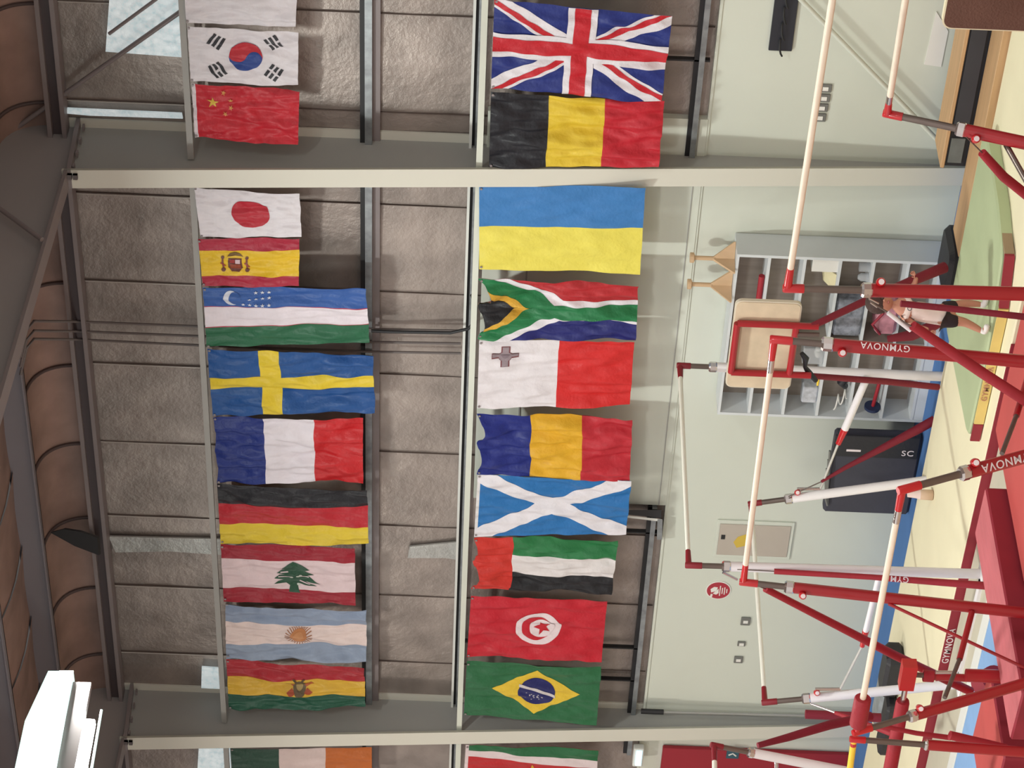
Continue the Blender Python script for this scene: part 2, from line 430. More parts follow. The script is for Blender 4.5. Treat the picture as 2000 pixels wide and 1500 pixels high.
    def bar(s, u0, v0, u1, v1, w, rgb, lay=1, clips=()):
        dx, dy = u1-u0, v1-v0; L = math.hypot(dx, dy); nx, ny = -dy/L*w/2, dx/L*w/2
        P = [(u0+nx, v0+ny), (u1+nx, v1+ny), (u1-nx, v1-ny), (u0-nx, v0-ny)]
        for c in clips: P = clip(P, *c)
        if len(P) > 2: s.poly(P, rgb, lay)
    def done(s, group):
        # grommets at the hoist
        o = s.mb.build('flag', s.mats, org=W(*s.c[0], Y=YF))
        o.name = 'flag'
        ORG[o.name] = W(*s.c[0], Y=YF)
        tag(o, s.label, 'flag', group)
        for b in (.03, .97):
            p = s.at(.012, b, 2); MB().tube([p+Vector((0, .001, 0)), p+Vector((0, -.004, 0))], .012, n=10, smooth=False).build('grommet', M_brownsteel, o)
        return o
G1 = 'national flags on the upper rail'; G2 = 'national flags on the lower rail'
def stripes_t(cols, ws=None):
    ws = ws or [1/len(cols)]*len(cols); cuts = [sum(ws[:i+1]) for i in range(len(ws)-1)]
    def f(a, b):
        for c, w in zip(cols, cuts+[2]):
            if b < w: return c
    return cuts, f
def stripes_s(cols, ws=None):
    cuts, g = stripes_t(cols, ws)
    return cuts, (lambda a, b: g(b, a))

# --- upper rail
f = Flag('flag', 'plain white flag cut by the frame, right-hand end of the upper row', [(357, -62), (583, -56), (577, 53), (364, 44)], 1, .02)
f.grid([], [], lambda a, b: WHT); f.done(G1)

f = Flag('flag', 'white flag with a red and blue circle and black bars', [(366, 50), (583, 62), (582, 168), (373, 158)], 2, .02)
f.grid([], [], lambda a, b: WHT)
cu, cv, r = 2.58, 1.5, .78
RB, BB = (196, 46, 58), (44, 72, 148)
f.disc(cu, cv, r, BB, 1)
ang = math.radians(10)
def rot(x, y): return (cu+x*math.cos(ang)-y*math.sin(ang), cv+x*math.sin(ang)+y*math.cos(ang))
P = [rot(r*math.cos(math.pi+math.pi*i/24), r*math.sin(math.pi+math.pi*i/24)) for i in range(25)]
P += [rot(r/2+r/2*math.cos(-math.pi*i/14), -(-r/2*math.sin(-math.pi*i/14))) for i in range(1, 14)]
P += [rot(-r/2+r/2*math.cos(math.pi*i/14), r/2*math.sin(math.pi*i/14)) for i in range(0, 14)]
f.poly(P, RB, 2)
def trigram(u, v, an, br):
    ca, sa = math.cos(an), math.sin(an)
    for k in range(3):
        off = (k-1)*.24
        segs = [(-.36, .36)] if not br[k] else [(-.36, -.05), (.05, .36)]
        for a0, a1 in segs:
            f.bar(u+off*ca+a0*-sa, v+off*sa+a0*ca, u+off*ca+a1*-sa, v+off*sa+a1*ca, .145, (52, 52, 58), 1)
trigram(1.28, .72, math.radians(33), (0, 0, 0)); trigram(3.88, .66, math.radians(-33), (1, 0, 1))
trigram(1.28, 2.3, math.radians(-33), (0, 1, 0)); trigram(3.88, 2.3, math.radians(33), (1, 1, 1))
f.done(G1)

f = Flag('flag', 'red flag with one large and four small yellow stars', [(374, 161), (585, 179), (582, 283), (381, 269)], 3, .03)
f.grid([.035], [], lambda a, b: (222, 214, 220) if a < .035 else (200, 42, 56))
YS_ = (232, 196, 84)
f.star(.95, .95, .3, YS_, 1)
for u, v, rr in ((1.48, .42, .3), (1.78, .78, 0), (1.8, 1.2, .3), (1.55, 1.52, .6)): f.star(u, v, .13, (226, 160, 96), 3, rr)
f.done(G1)

f = Flag('flag', 'white flag with a single red disc', [(379, 365), (585, 379), (589, 461), (392, 463)], 4, .02)
f.grid([], [], lambda a, b: WHT); f.disc(2.6, 1.52, .93, (194, 44, 60), 1, rv=.88); f.done(G1)

f = Flag('flag', 'red and yellow flag with a small coat of arms, below the red disc flag', [(387, 466), (585, 464), (584, 558), (396, 558)], 5, .02)
CR = (178, 42, 66)
cuts, fn = stripes_t([CR, (238, 198, 48), CR], [.25, .53, .22]); f.grid([], cuts, fn)
br = (112, 62, 52); bl = (140, 84, 74)
f.poly([(1.42, 1.2), (2.1, 1.2), (2.13, 1.9), (1.95, 2.12), (1.55, 2.12), (1.38, 1.9)], br, 1)
f.poly([(1.5, 1.28), (1.75, 1.28), (1.75, 1.55), (1.5, 1.55)], (170, 62, 60), 2); f.poly([(1.78, 1.28), (2.02, 1.28), (2.02, 1.58), (1.78, 1.58)], (214, 190, 196), 2)
f.poly([(1.5, 1.62), (2.04, 1.62), (2.04, 1.95), (1.5, 1.95)], (156, 74, 48), 2)
f.poly([(1.35, 1.12), (1.5, .95), (1.76, .82), (2.02, .95), (2.17, 1.12), (1.76, 1.06)], (122, 92, 40), 1)
for u in (1.13, 2.36):
    f.bar(u, 1.25, u, 2.0, .1, bl, 1); f.disc(u, 1.18, .09, br, 2, 10); f.disc(u, 2.02, .12, br, 2, 10); f.bar(u-.12, 1.55, u+.14, 1.75, .07, (170, 62, 60), 2)
f.done(G1)

f = Flag('flag', 'blue, white and green banded flag with a white crescent and small stars', [(396, 561), (715, 564), (722, 668), (404, 677)], 6, .028, fold=1.6)
cuts, fn = stripes_t([(54, 96, 170), (180, 52, 76), (226, 218, 226), (180, 52, 76), (40, 104, 72)], [.32, .012, .33, .012, .326]); f.grid([.015], cuts, fn)
f.disc(.86, .5, .25, (214, 220, 232), 1, rv=.36); f.disc(.97, .48, .19, (54, 96, 170), 2, rv=.30)
for rw, cs in enumerate(((2, 3, 4), (1, 2, 3, 4), (0, 1, 2, 3, 4))):
    for c in cs: f.star(1.22+.2*c, .22+.27*rw, .075, (214, 220, 232), 3)
f.done(G1)

f = Flag('flag', 'blue flag with a yellow cross', [(405, 680), (728, 690), (732, 803), (416, 812)], 7, .04, fold=1.5)
def fn(a, b): return (234, 206, 56) if (.31 < a < .435 or .41 < b < .60) else (34, 84, 150)
f.grid([.31, .435], [.41, .60], fn); f.done(G1)

f = Flag('flag', 'blue, white and red flag with bands across its width, upper row', [(416, 815), (709, 818), (709, 947), (424, 942)], 8, .045, scal=[(0, 0), (.5, 4), (1, 4)], fold=1.6)
cuts, fn = stripes_s([(34, 52, 128), (226, 220, 228), (204, 38, 44)], [.335, .335, .33]); f.grid(cuts, [], fn); f.done(G1)

f = Flag('flag', 'black, red and yellow flag with bands running down its length', [(424, 943), (717, 957), (720, 1062), (431, 1063)], 9, .035)
cuts, fn = stripes_t([(36, 36, 42), (196, 44, 56), (236, 208, 62)], [.345, .335, .32]); f.grid([], cuts, fn); f.done(G1)

f = Flag('flag', 'red and white flag with a green cedar tree', [(431, 1062), (693, 1070), (695, 1179), (437, 1173)], 10, .03)
cuts, fn = stripes_t([(166, 34, 52), (226, 204, 208), (166, 34, 52)], [.25, .51, .24]); f.grid([], cuts, fn)
GT = (42, 84, 62)
f.poly([(2.68, .8), (3.0, .98), (3.3, 1.25), (3.12, 1.27), (3.45, 1.55), (3.2, 1.55), (3.68, 1.95), (3.1, 1.82), (3.55, 2.1), (3.05, 2.05), (2.9, 2.0), (2.85, 2.15), (2.92, 2.42), (2.5, 2.38), (2.55, 2.1), (2.4, 1.95), (1.95, 1.95), (2.1, 1.85), (2.3, 1.8), (1.95, 1.75), (2.15, 1.55), (2.35, 1.5), (2.05, 1.48), (2.3, 1.25), (2.45, 1.2), (2.25, 1.18), (2.5, .92)], GT, 1)
for q in ((2.1, 1.66, 2.55, 1.58), (2.2, 1.42, 2.5, 1.36), (2.95, 1.5, 3.25, 1.62), (2.9, 1.82, 3.3, 1.95)): f.bar(*q, .05, (226, 204, 208), 2)
for q in ((2.6, 1.62), (2.85, 1.55), (2.95, 1.5), (2.87, 2.05)): f.disc(*q, .07, (200, 206, 196), 2, 10)
f.done(G1)

f = Flag('flag', 'pale blue and white flag with a small orange sun', [(440, 1179), (716, 1194), (715, 1293), (442, 1286)], 11, .045, fold=1.4)
cuts, fn = stripes_t([(150, 166, 192), (230, 212, 208), (152, 168, 192)], [.31, .40, .29]); f.grid([.02], cuts, fn)
for i in range(32):
    a = 2*math.pi*i/32; f.bar(2.6+.30*math.cos(a), 1.53+.34*math.sin(a), 2.6+.50*math.cos(a), 1.53+.60*math.sin(a), .035, (176, 122, 92), 1)
f.disc(2.6, 1.53, .31, (206, 140, 92), 1, rv=.36); f.disc(2.6, 1.53, .2, (214, 152, 104), 2, rv=.24); f.done(G1)

f = Flag('flag', 'red, yellow and green banded flag with a small brown emblem, last before the left column', [(442, 1287), (711, 1308), (714, 1379), (447, 1383)], 12, .042, fold=1.2, hemcurve=8)
cuts, fn = stripes_t([(178, 40, 52), (226, 182, 62), (34, 88, 68)], [.36, .33, .31]); f.grid([], cuts, fn)
f.disc(2.62, 1.55, .24, (104, 88, 62), 1, 16, rv=.42); f.disc(2.62, 1.5, .13, (172, 150, 96), 2, 12, rv=.22)
for sg in (-1, 1):
    f.bar(2.62+sg*.2, 1.5, 2.62+sg*.48, 1.25, .16, (186, 92, 50), 1); f.bar(2.62+sg*.22, 1.7, 2.62+sg*.42, 1.85, .2, (178, 80, 46), 1)
    f.bar(2.62+sg*.08, 1.2, 2.62+sg*.2, 1.02, .08, (92, 74, 52), 2)
f.done(G1)

f = Flag('flag', 'green, white and orange flag left of the left column', [(450, 1461), (726, 1459), (728, 1562), (458, 1562)], 13, .02)
cuts, fn = stripes_s([(38, 74, 58), (214, 194, 190), (198, 106, 44)], [.34, .33, .33]); f.grid(cuts, [], fn); f.done(G1)

# --- lower rail
f = Flag('flag', 'blue flag with red and white crosses', [(966, -4), (1313, 31), (1292, 196), (959, 171)], 21, .04, fold=1.4)
NB = (40, 54, 130); RR = (204, 40, 52)
f.grid([], [], lambda a, b: NB)
L = math.hypot(5, 3)
f.bar(-.5, -.3, 5.5, 3.3, .52, WHT, 1); f.bar(-.5, 3.3, 5.5, -.3, .52, WHT, 1)
nx, ny = 3/L*.085, 5/L*.085      # offset across a diagonal
f.bar(0-nx, 0+ny, 2.5-nx, 1.5+ny, .165, RR, 2); f.bar(2.5+nx, 1.5-ny, 5+nx, 3-ny, .165, RR, 2)
f.bar(0+nx, 3+ny, 2.5+nx, 1.5+ny, .165, RR, 2); f.bar(2.5-nx, 1.5-ny, 5-nx, 0-ny, .165, RR, 2)
f.bar(0, 1.47, 5, 1.47, .84, WHT, 3); f.bar(2.5, 0, 2.5, 3, .84, WHT, 3)
f.bar(0, 1.47, 5, 1.47, .46, RR, 4); f.bar(2.5, 0, 2.5, 3, .46, RR, 4)
f.done(G2)

f = Flag('flag', 'black, yellow and red flag with bands across its width, beside the right column', [(959, 178), (1298, 199), (1286, 326), (955, 325)], 22, .045, fold=1.3)
cuts, fn = stripes_s([(38, 38, 44), (232, 200, 60), (200, 42, 56)], [.335, .325, .34]); f.grid(cuts, [], fn); f.done(G2)

f = Flag('flag', 'light blue and yellow flag in two long halves', [(936, 363), (1261, 363), (1250, 533), (936, 525)], 23, .02)
cuts, fn = stripes_t([(66, 130, 196), (240, 226, 98)], [.49, .51]); f.grid([], cuts, fn); f.done(G2)

f = Flag('flag', 'flag with a green Y shape, black triangle, red and navy fields', [(934, 542), (1247, 555), (1242, 666), (933, 660)], 24, .05, scal=[(0, 0), (.46, 26), (1, 14)], fold=1.2)
SR, SB, SG = (190, 48, 54), (42, 46, 116), (40, 126, 76)
f.grid([], [.5], lambda a, b: SR if b < .5 else SB)
def sy(b): return b
for sg in (0, 1):
    m = (lambda v: 3*v) if sg == 0 else (lambda v: 3*(1-v))
    f.poly([(0, m(0)), (1.0, m(0)), (2.68, m(.333)), (5, m(.333)), (5, m(.5)), (0, m(.5))], WHT, 1)
    f.poly([(0, m(0)), (.5, m(0)), (2.4, m(.4)), (5, m(.4)), (5, m(.5)), (0, m(.5))], SG, 2)
    f.poly([(0, m(.13)), (1.78, m(.5)), (0, m(.5))], (226, 176, 66), 3)
    f.poly([(0, m(.222)), (1.35, m(.5)), (0, m(.5))], (38, 38, 42), 4)
f.done(G2)

f = Flag('flag', 'white and red flag with a small grey cross', [(936, 665), (1239, 666), (1230, 789), (932, 796)], 25, .03)
cuts, fn = stripes_s([(222, 216, 220), (214, 44, 44)], [.515, .485]); f.grid(cuts, [], fn)
cu, cv = .86, .7
for ww, cc, l in ((.17, (130, 74, 78), 1), (.12, (154, 138, 144), 2)):
    e = .02 if l == 1 else 0
    f.bar(cu-.42-e, cv, cu+.42+e, cv, ww*1.7, cc, l); f.bar(cu, cv-.42-e, cu, cv+.42+e, ww*1.7, cc, l); f.disc(cu, cv, .24+e, cc, l, 16)
f.disc(cu, cv, .14, (136, 120, 128), 3, 12); f.done(G2)

f = Flag('flag', 'navy, amber and red flag with bands across its width', [(931, 807), (1235, 819), (1230, 938), (931, 926)], 26, .05, scal=[(0, 0), (.48, 17), (1, 10)], fold=1.3)
cuts, fn = stripes_s([(34, 46, 128), (232, 178, 46), (194, 44, 56)], [.345, .335, .32]); f.grid(cuts, [], fn); f.done(G2)

f = Flag('flag', 'blue flag with a white diagonal cross', [(933, 927), (1233, 937), (1223, 1041), (926, 1047)], 27, .03)
SBL = (44, 118, 186)
f.grid([.02], [], lambda a, b: (222, 220, 220) if a < .02 else SBL)
f.bar(-.4, -.28, 5.4, 3.25, .60, WHT, 1); f.bar(-.4, 3.25, 5.4, -.28, .60, WHT, 1); f.done(G2)

f = Flag('flag', 'red, green, white and black flag', [(926, 1050), (1207, 1056), (1194, 1163), (920, 1150)], 28, .045, scal=[(0, 0), (.47, 9), (1, 15)], fold=1.6)
def fn(a, b):
    if a < .27: return (214, 58, 50)
    return (44, 124, 72) if b < .34 else ((222, 216, 216) if b < .67 else (36, 36, 40))
f.grid([.27], [.34, .67], fn); f.done(G2)

f = Flag('flag', 'red flag with a white disc, crescent and star', [(920, 1163), (1186, 1171), (1175, 1288), (912, 1283)], 29, .03)
RT_ = (202, 36, 52)
f.grid([], [], lambda a, b: RT_)
f.disc(2.57, 1.48, .84, (230, 214, 218), 1, rv=.72); f.disc(2.53, 1.46, .58, RT_, 2, rv=.52); f.disc(2.70, 1.46, .46, (230, 214, 218), 3, rv=.42); f.star(2.72, 1.48, .34, RT_, 4, -.3); f.done(G2)

f = Flag('flag', 'green flag with a yellow diamond and navy globe', [(912, 1290), (1174, 1306), (1165, 1416), (906, 1396)], 30, .03)
f.grid([], [], lambda a, b: (46, 110, 70))
f.poly([(.98, 1.35), (2.63, .4), (4.28, 1.38), (2.63, 2.55)], (236, 200, 62), 1)
f.disc(2.66, 1.46, .70, (38, 42, 104), 2, rv=.66)
pp = [(1.98+1.38*i/12, 1.10+.10*math.sin(i/12*2)+.42*(i/12)**1.6) for i in range(13)]
f.poly([(a, b-.03) for a, b in pp]+[(a, b+.1) for a, b in reversed(pp)], (210, 204, 204), 3)
for i in range(17):
    an = random.uniform(0, 6.28); rr = random.uniform(.05, .5); a, b = 2.62+rr*math.cos(an), 1.68+rr*.55*math.sin(an)
    f.star(a, b, .04, (200, 196, 204), 3)
f.done(G2)

f = Flag('flag', 'green, white and red flag with a yellow star, left of the left column', [(910, 1454), (1169, 1465), (1160, 1576), (903, 1556)], 31, .025)
f.grid([.025], [], lambda a, b: (222, 206, 208) if a < .025 else (196, 46, 50))
f.poly([(.12, 0), (5, 0), (5, .6), (.12, .3)], (44, 108, 68), 1); f.poly([(.12, .3), (5, .6), (5, .93), (.12, .62)], (222, 206, 208), 1)
f.poly([(.12, 2.3), (5, 2.2), (5, 2.45), (.12, 2.6)], (222, 206, 208), 1); f.poly([(.12, 2.6), (5, 2.45), (5, 3), (.12, 3)], (44, 108, 68), 1)
f.star(2.6, 1.5, .62, (226, 168, 60), 1, -.1); f.done(G2)
# ------------------------------------------------------------------ uneven bars
M_red = mat('red_painted_steel', (160, 20, 30), .35, var=.04, vscale=6, coat=.3)
M_redb = mat('bright_red_fitting', (192, 24, 32), .3, coat=.3)
M_dred = mat('dark_red_fitting', (128, 20, 34), .4)
M_pad = mat('maroon_foam_padding', (126, 22, 42), .7, bump=.2, bscale=40, var=.08, vscale=5)
M_padr = mat('red_foam_sleeve', (156, 28, 42), .6, bump=.2, bscale=30, var=.08, vscale=5)
M_chrome = mat('polished_chrome', (214, 208, 206), .16, .95)
M_inner = mat('brushed_grey_tube', (118, 106, 100), .35, .7, var=.1, vscale=20, stretch=(1, 1, .1))
M_wood = mat('pale_wooden_rail', (238, 222, 202), .45, var=.05, vscale=8)
M_wrail = mat('white_fibre_rail', (232, 230, 218), .4)
M_wpost = mat('white_painted_post', (232, 228, 230), .4, var=.02)
M_yel = mat('yellow_rail', (244, 206, 62), .4)
M_black = mat('black_vinyl', (34, 34, 40), .5, bump=.15, bscale=25, var=.1, vscale=4)
def proj(p):
    v = p-CAM; D = v.dot(FW)
    return 1000+FPX*v.dot(EX)/D, 750-FPX*v.dot(EY)/D
def onx(P, Q, px):                               # point of the 3-D line P-Q seen at image x = px
    lo, hi = -.6, 3.0
    f = lambda t: proj(P.lerp(Q, t))[0]-px
    for _ in range(50):
        m = (lo+hi)/2
        if (f(lo) > 0) != (f(m) > 0): hi = m
        else: lo = m
    return P.lerp(Q, (lo+hi)/2)
def text(s, pos, xd, yd, size, m, parent, name='lettering'):
    c = bpy.data.curves.new(name, 'FONT'); c.body = s; c.size = size; c.extrude = .0015; c.align_x = 'CENTER'; c.align_y = 'CENTER'; c.space_character = 1.12
    c.materials.append(m); c.offset = size*.006
    o = bpy.data.objects.new(name, c); COL.objects.link(o)
    xd = Vector(xd).normalized(); yd = Vector(yd); yd = (yd-xd*yd.dot(xd)).normalized(); zd = xd.cross(yd)
    pos = Vector(pos)-(ORG[parent.name] if parent else Vector())
    o.matrix_local = Matrix(((xd.x, yd.x, zd.x, pos.x), (xd.y, yd.y, zd.y, pos.y), (xd.z, yd.z, zd.z, pos.z), (0, 0, 0, 1)))
    bpy.context.view_layer.update()
    me = bpy.data.meshes.new_from_object(o); mo = bpy.data.objects.new(name, me); mw = o.matrix_local.copy()
    bpy.data.objects.remove(o); o = mo; COL.objects.link(o); o.matrix_local = mw
    if parent: o.parent = parent
    return o
M_letter = mat('white_lettering', (232, 220, 222), .5)

def post(rt, T, B, xs, r, mpost, railend, knob=None, hexcol=True, foot=True, brand=None, mfit=None, ferrule=False):
    T = Vector(T); B = Vector(B); d = (B-T).normalized()
    F0 = T+d*((.03-T.z)/d.z)
    a, b, c = (onx(T, B, x) for x in xs)
    top = T-d*.03
    re = Vector(railend); u = (re-T).normalized()
    mb = MB().tube([top, top+d*.01, a], [r*.55, r*.66, r*.66], n=16)
    mb.tube([T+u*.0, T+u*.05, T+u*.17], [r*.58, r*.6, r*.52], n=14)
    mb.build('elbow_fitting', mfit or M_redb, rt)
    if ferrule: MB().tube([T+u*.12, T+u*.27], .0235, n=14).build('rail_ferrule', M_chrome, rt)
    MB().tube([a, b], r*.55, n=16).build('inner_tube', M_inner, rt)
    col = MB().tube([b-d*.004, b+d*.01, c-d*.01, c+d*.004], [r*.86, r*1.1, r*1.1, r*.9], n=8 if hexcol else 16, smooth=False); col.build('collar', M_chrome, rt)
    po = MB().tube([c, F0], [r, r], n=20).build('upright_post', mpost, rt)
    if knob:
        k0 = onx(T, B, knob[0]); side = -EY if knob[1] > 0 else EY
        kc = k0+side*r*1.15
        MB().tube([kc+FW*.03, kc-FW*.03, kc-FW*.075, kc-FW*.085], [r*.45, r*.62, r*.62, r*.5], n=16).build('clamp_knob', M_redb, rt)
        MB().tube([kc-FW*.0851, kc-FW*.089], [r*.42, r*.4], n=14).build('knob_cap', M_letter, rt)
    if foot:
        MB().rbox((F0.x-.09, F0.y-.09, 0), (F0.x+.09, F0.y+.09, .04), .02).build('foot_plate', mpost, rt)
    if brand:
        p = onx(T, B, brand[0]); left = -RT
        text('GYMNOVA', p-FW*(r+.004)+RT*brand[2], -d, left, brand[1], M_letter, rt)
    return T, F0, a, b, c
def rail(rt, P, Q, r, m, name='rail'):
    MB().tube([P, Q], r, n=14).build(name, m, rt)
def pad(rt, pts, r, m=M_pad, name='padded_brace'):
    MB().tube(pts, r, n=14).build(name, m, rt)

# --- set B: red bars in the middle of the picture
hb = 'red uneven bars with pale wooden rails, the set seen whole in mid hall'
B = root('uneven_bars', (-11.95, 12.2, 0), hb, 'gymnastics bars')
Ya, Yb_ = 12.74, 11.36
tr = W(1512, 663, X=-10.87); tl = W(1452, 1137, X=-13.03)
post(B, tr, W(2000, 706, X=-10.87), (1548, 1605, 1628), .045, M_red, tl, (1643, 1), brand=(1727, .062, .015), ferrule=True)
post(B, tl, W(2000, 1197, X=-13.03), (1480, 1533, 1551), .042, M_red, tr, (1566, 1))
rail(B, tr+(tl-tr).normalized()*.05, tl-(tl-tr).normalized()*.05, .0215, M_wood)
lr = W(1762, 957, X=-10.87); ll = W(1673, 1430, X=-13.05)
post(B, lr, W(2000, 892, X=-10.87), (1797, 1875, 1893), .045, M_red, ll, (1902, -1), brand=(1968, .075, 0), ferrule=True)
post(B, ll, W(2000, 1335, X=-13.05), (1702, 1775, 1790), .04, M_red, lr, (1795, -1))
rail(B, lr+(ll-lr).normalized()*.05, ll-(ll-lr).normalized()*.02, .0215, M_wood)
# foam sleeve round the left end of the low rail
uu = (ll-lr).normalized(); s0 = W(1685, 1352, X=ll.x+.0); e1 = ll-uu*.07; e0 = ll-uu*.33
MB().tube([e0, e0+uu*.01, e1-uu*.01, e1], [.05, .058, .06, .052], n=18).build('foam_sleeve', M_padr, B)
# struts between the high and low uprights, base frame
for a, b, m, r in ((W(1898, 1196, X=-13.03), W(1874, 1288, X=-13.04), M_red, .022), (W(1874, 1288, X=-13.04), W(1845, 1363, X=-13.05), M_inner, .016),
                   (W(2012, 722, X=-10.87), W(1985, 812, X=-10.87), M_red, .022), (W(1985, 812, X=-10.87), W(1957, 886, X=-10.87), M_inner, .016)):
    MB().tube([a, b], r, n=12).build('adjusting_strut', m, B)
MB().tube([W(1735, 1179, Y=12.5), W(2000, 1304, Y=12.1)], .012, n=8).build('tie_rod', M_red, B)
pad(B, [W(1495, 1150, Y=12.66), W(1750, 1281, Y=12.9), W(1895, 1350, Y=13.1)], [.026, .034, .036], M_padr)
MB().tube([W(1477, 1143, Y=12.64), W(1497, 1151, Y=12.66)], .005, n=6).build('cable', M_inner, B)
for xx in (-10.87, -13.04):
    MB().box((xx-.05, 11.5, .01), (xx+.05, 12.8, .05)).build('base_rail', M_red, B)
MB().box((-13.0, 12.66, .01), (-10.9, 12.74, .05)).build('base_rail', M_red, B)

# --- set A: red bars leaving the frame at the right of the hall
A = root('uneven_bars', (-9.0, 13.1, 0), 'red steel uneven bars running out of view beside the brown board', 'gymnastics bars')
t1 = W(1538, 563, X=-10.22); t1r = Vector((-7.85, t1.y-.1, t1.z)); t1r = W(1632, -40, X=-7.85)
post(A, t1, W(2000, 574, X=-10.22), (1570, 1683, 1703), .046, M_red, t1r, (1718, -1))
rail(A, t1+(t1r-t1).normalized()*.05, t1r, .022, M_wood)
t2 = W(1733, 222, X=-9.7); t2r = W(1794, -160, X=-7.5)
post(A, t2, W(2000, 279, X=-9.7), (1763, 1868, 1886), .045, M_red, t2r, (1903, 1), ferrule=True)
rail(A, t2+(t2r-t2).normalized()*.05, t2r, .022, M_wood)
for p_, q_ in ((t1r, Vector((-7.85, t1.y, .03))), (t2r, Vector((-7.5, t2.y-.2, .03)))): MB().tube([p_, q_], .044, n=14).build('upright_post', M_red, A)
q = W(1965, 283, X=-9.75); MB().tube([q, W(2120, 560, X=-10.1)], .02, n=12).build('adjusting_strut', M_inner, A)
MB().tube([W(1888, 268, Y=13.6), W(1920, 300, Y=13.6)], .005, n=6).build('cable', M_inner, A)
pad(A, [W(1918, 298, Y=13.6), W(1960, 345, Y=13.6), W(2060, 425, Y=13.5)], [.03, .034, .036], M_padr)
MB().tube([W(1698, 585, Y=12.5), W(1712, 597, Y=12.5), W(1786, 641, Y=12.4)], .006, n=6).build('cable', M_inner, A)
tb = MB(); tb.tube([W(1697, 583, Y=12.5), W(1716, 593, Y=12.5)], .006, n=6); tb.tube([W(1700, 591, Y=12.5), W(1713, 600, Y=12.5)], .006, n=6)
tb.build('turnbuckle', M_chrome, A)
MB().tube([W(1734, 611, Y=12.45), W(1779, 645, Y=12.42)], [.014, .016], n=10).build('strap', M_wpost, A)
pad(A, [W(1783, 636, Y=12.4), W(1865, 692, Y=12.4), W(1923, 731, Y=12.3), W(2030, 800, Y=12.2)], [.032, .036, .037, .037], M_padr)
pad(A, [W(1759, 593, Y=12.9), W(1850, 602, Y=12.9), W(2030, 622, Y=12.8)], [.022, .022, .023], M_pad)
for yy in (12.6, 13.8): MB().box((-10.0, yy-.04, .01), (-7.6, yy+.04, .05)).build('base_rail', M_red, A)

# --- set C: white posts, rails square to the wall
C = root('uneven_bars', (-15.8, 16.1, 0), 'white-posted uneven bars behind the red ones, rails pointing at the wall', 'gymnastics bars')
hr = W(1328, 714, Y=17.39); hl = W(1345, 1104, Y=14.84)
post(C, hr, W(1830, 735, Y=17.39), (1349, 1385, 1400), .045, M_wpost, hl, mfit=M_dred)
post(C, hl, W(1915, 1121, Y=14.84), (1371, 1411, 1427), .043, M_wpost, hr, mfit=M_dred)
rail(C, hr, hl, .0205, M_wrail)
mr = W(1467, 984, Y=17.13); ml = W(1494, 1372, Y=14.73)
post(C, mr, W(1790, 941, Y=17.13), (1488, 1533, 1548), .045, M_wpost, ml, (1556, -1), mfit=M_dred)
post(C, ml, W(1850, 1338, Y=14.73), (1518, 1567, 1583), .043, M_wpost, mr, (1594, -1), mfit=M_dred)
rail(C, mr, ml, .0205, M_wrail)
for P_, Q_, R_, S_ in ((W(1693, 738, Y=17.3), W(1650, 838, Y=17.25), W(1637, 867, Y=17.22), W(1602, 955, Y=17.16)), (W(1717, 1126, Y=14.8), W(1691, 1232, Y=14.78), W(1684, 1262, Y=14.77), W(1641, 1346, Y=14.74))):
    MB().tube([P_, Q_], .036 if P_.y > 16 else .026, n=12).build('adjusting_strut', M_wpost, C)
    MB().tube([Q_, R_], [.036, .026] if P_.y > 16 else [.03, .022], n=12).build('strut_sleeve', M_redb, C)
    MB().tube([R_, S_], .012, n=10).build('strut_rod', mat('satin_light_metal', (206, 204, 198), .35, .3), C)
    MB().tube([S_, S_-EX*.22], .016, n=10).build('clamp_lever', M_chrome, C)
MB().tube([W(1540, 970, Y=17.1), W(1606, 940, Y=17.15)], .006, n=6).build('cable', M_inner, C)
pad(C, [W(1604, 941, Y=17.15), W(1650, 914, Y=17.25), W(1790, 840, Y=17.45), W(1826, 820, Y=17.5)], [.014, .022, .045, .046], M_pad)
MB().tube([W(1412, 1118, Y=14.8), W(1440, 1132, Y=14.8)], .012, n=8).build('turnbuckle', M_chrome, C)
MB().tube([W(1440, 1112, Y=14.8), W(1514, 1116, Y=14.78)], .005, n=6).build('cable', M_inner, C)
pad(C, [W(1512, 1116, Y=14.78), W(1700, 1127, Y=14.7), W(1925, 1144, Y=14.6)], [.024, .024, .034], M_padr)
text('GYM', W(1757, 1131, Y=14.62)-FW*.0, W(1700, 1127, Y=14.6)-W(1925, 1144, Y=14.6), -RT, .07, M_letter, C)
MB().tube([W(1583, 1374, Y=14.7), W(1630, 1391, Y=14.6)], .011, n=8).build('turnbuckle', M_chrome, C)
pad(C, [W(1631, 1392, Y=14.6), W(1665, 1404, Y=14.5), W(1760, 1440, Y=14.2)], [.016, .022, .026], M_padr)
pad(C, [W(1573, 1395, Y=14.9), W(1720, 1402, Y=14.9)], [.042, .042], M_pad)
for yy in (14.8, 17.3):
    MB().box((-16.4, yy-.04, .0), (-15.1, yy+.04, .04)).build('base_rail', M_wpost, C)

# --- set E: white bars at the left end
Eb = root('uneven_bars', (-14.4, 12.0, 0), 'white-posted uneven bars in front of the red wall padding', 'gymnastics bars')
e = W(1395, 1456, Y=12.0); er = W(1398, 1620, Y=11.2)
post(Eb, e, W(1640, 1504, Y=12.0), (1412, 1461, 1473), .036, M_wpost, er, mfit=M_dred)
rail(Eb, e, er, .019, M_wrail)
MB().tube([W(1516, 1484, Y=12), W(1518, 1560, Y=12)], .015, n=10).build('adjusting_strut', M_chrome, Eb)
pad(Eb, [W(1480, 1456, Y=12.2), W(1540, 1440, Y=12.3), W(1620, 1416, Y=12.5), W(1700, 1399, Y=12.7)], [.022, .03, .036, .036], M_pad)

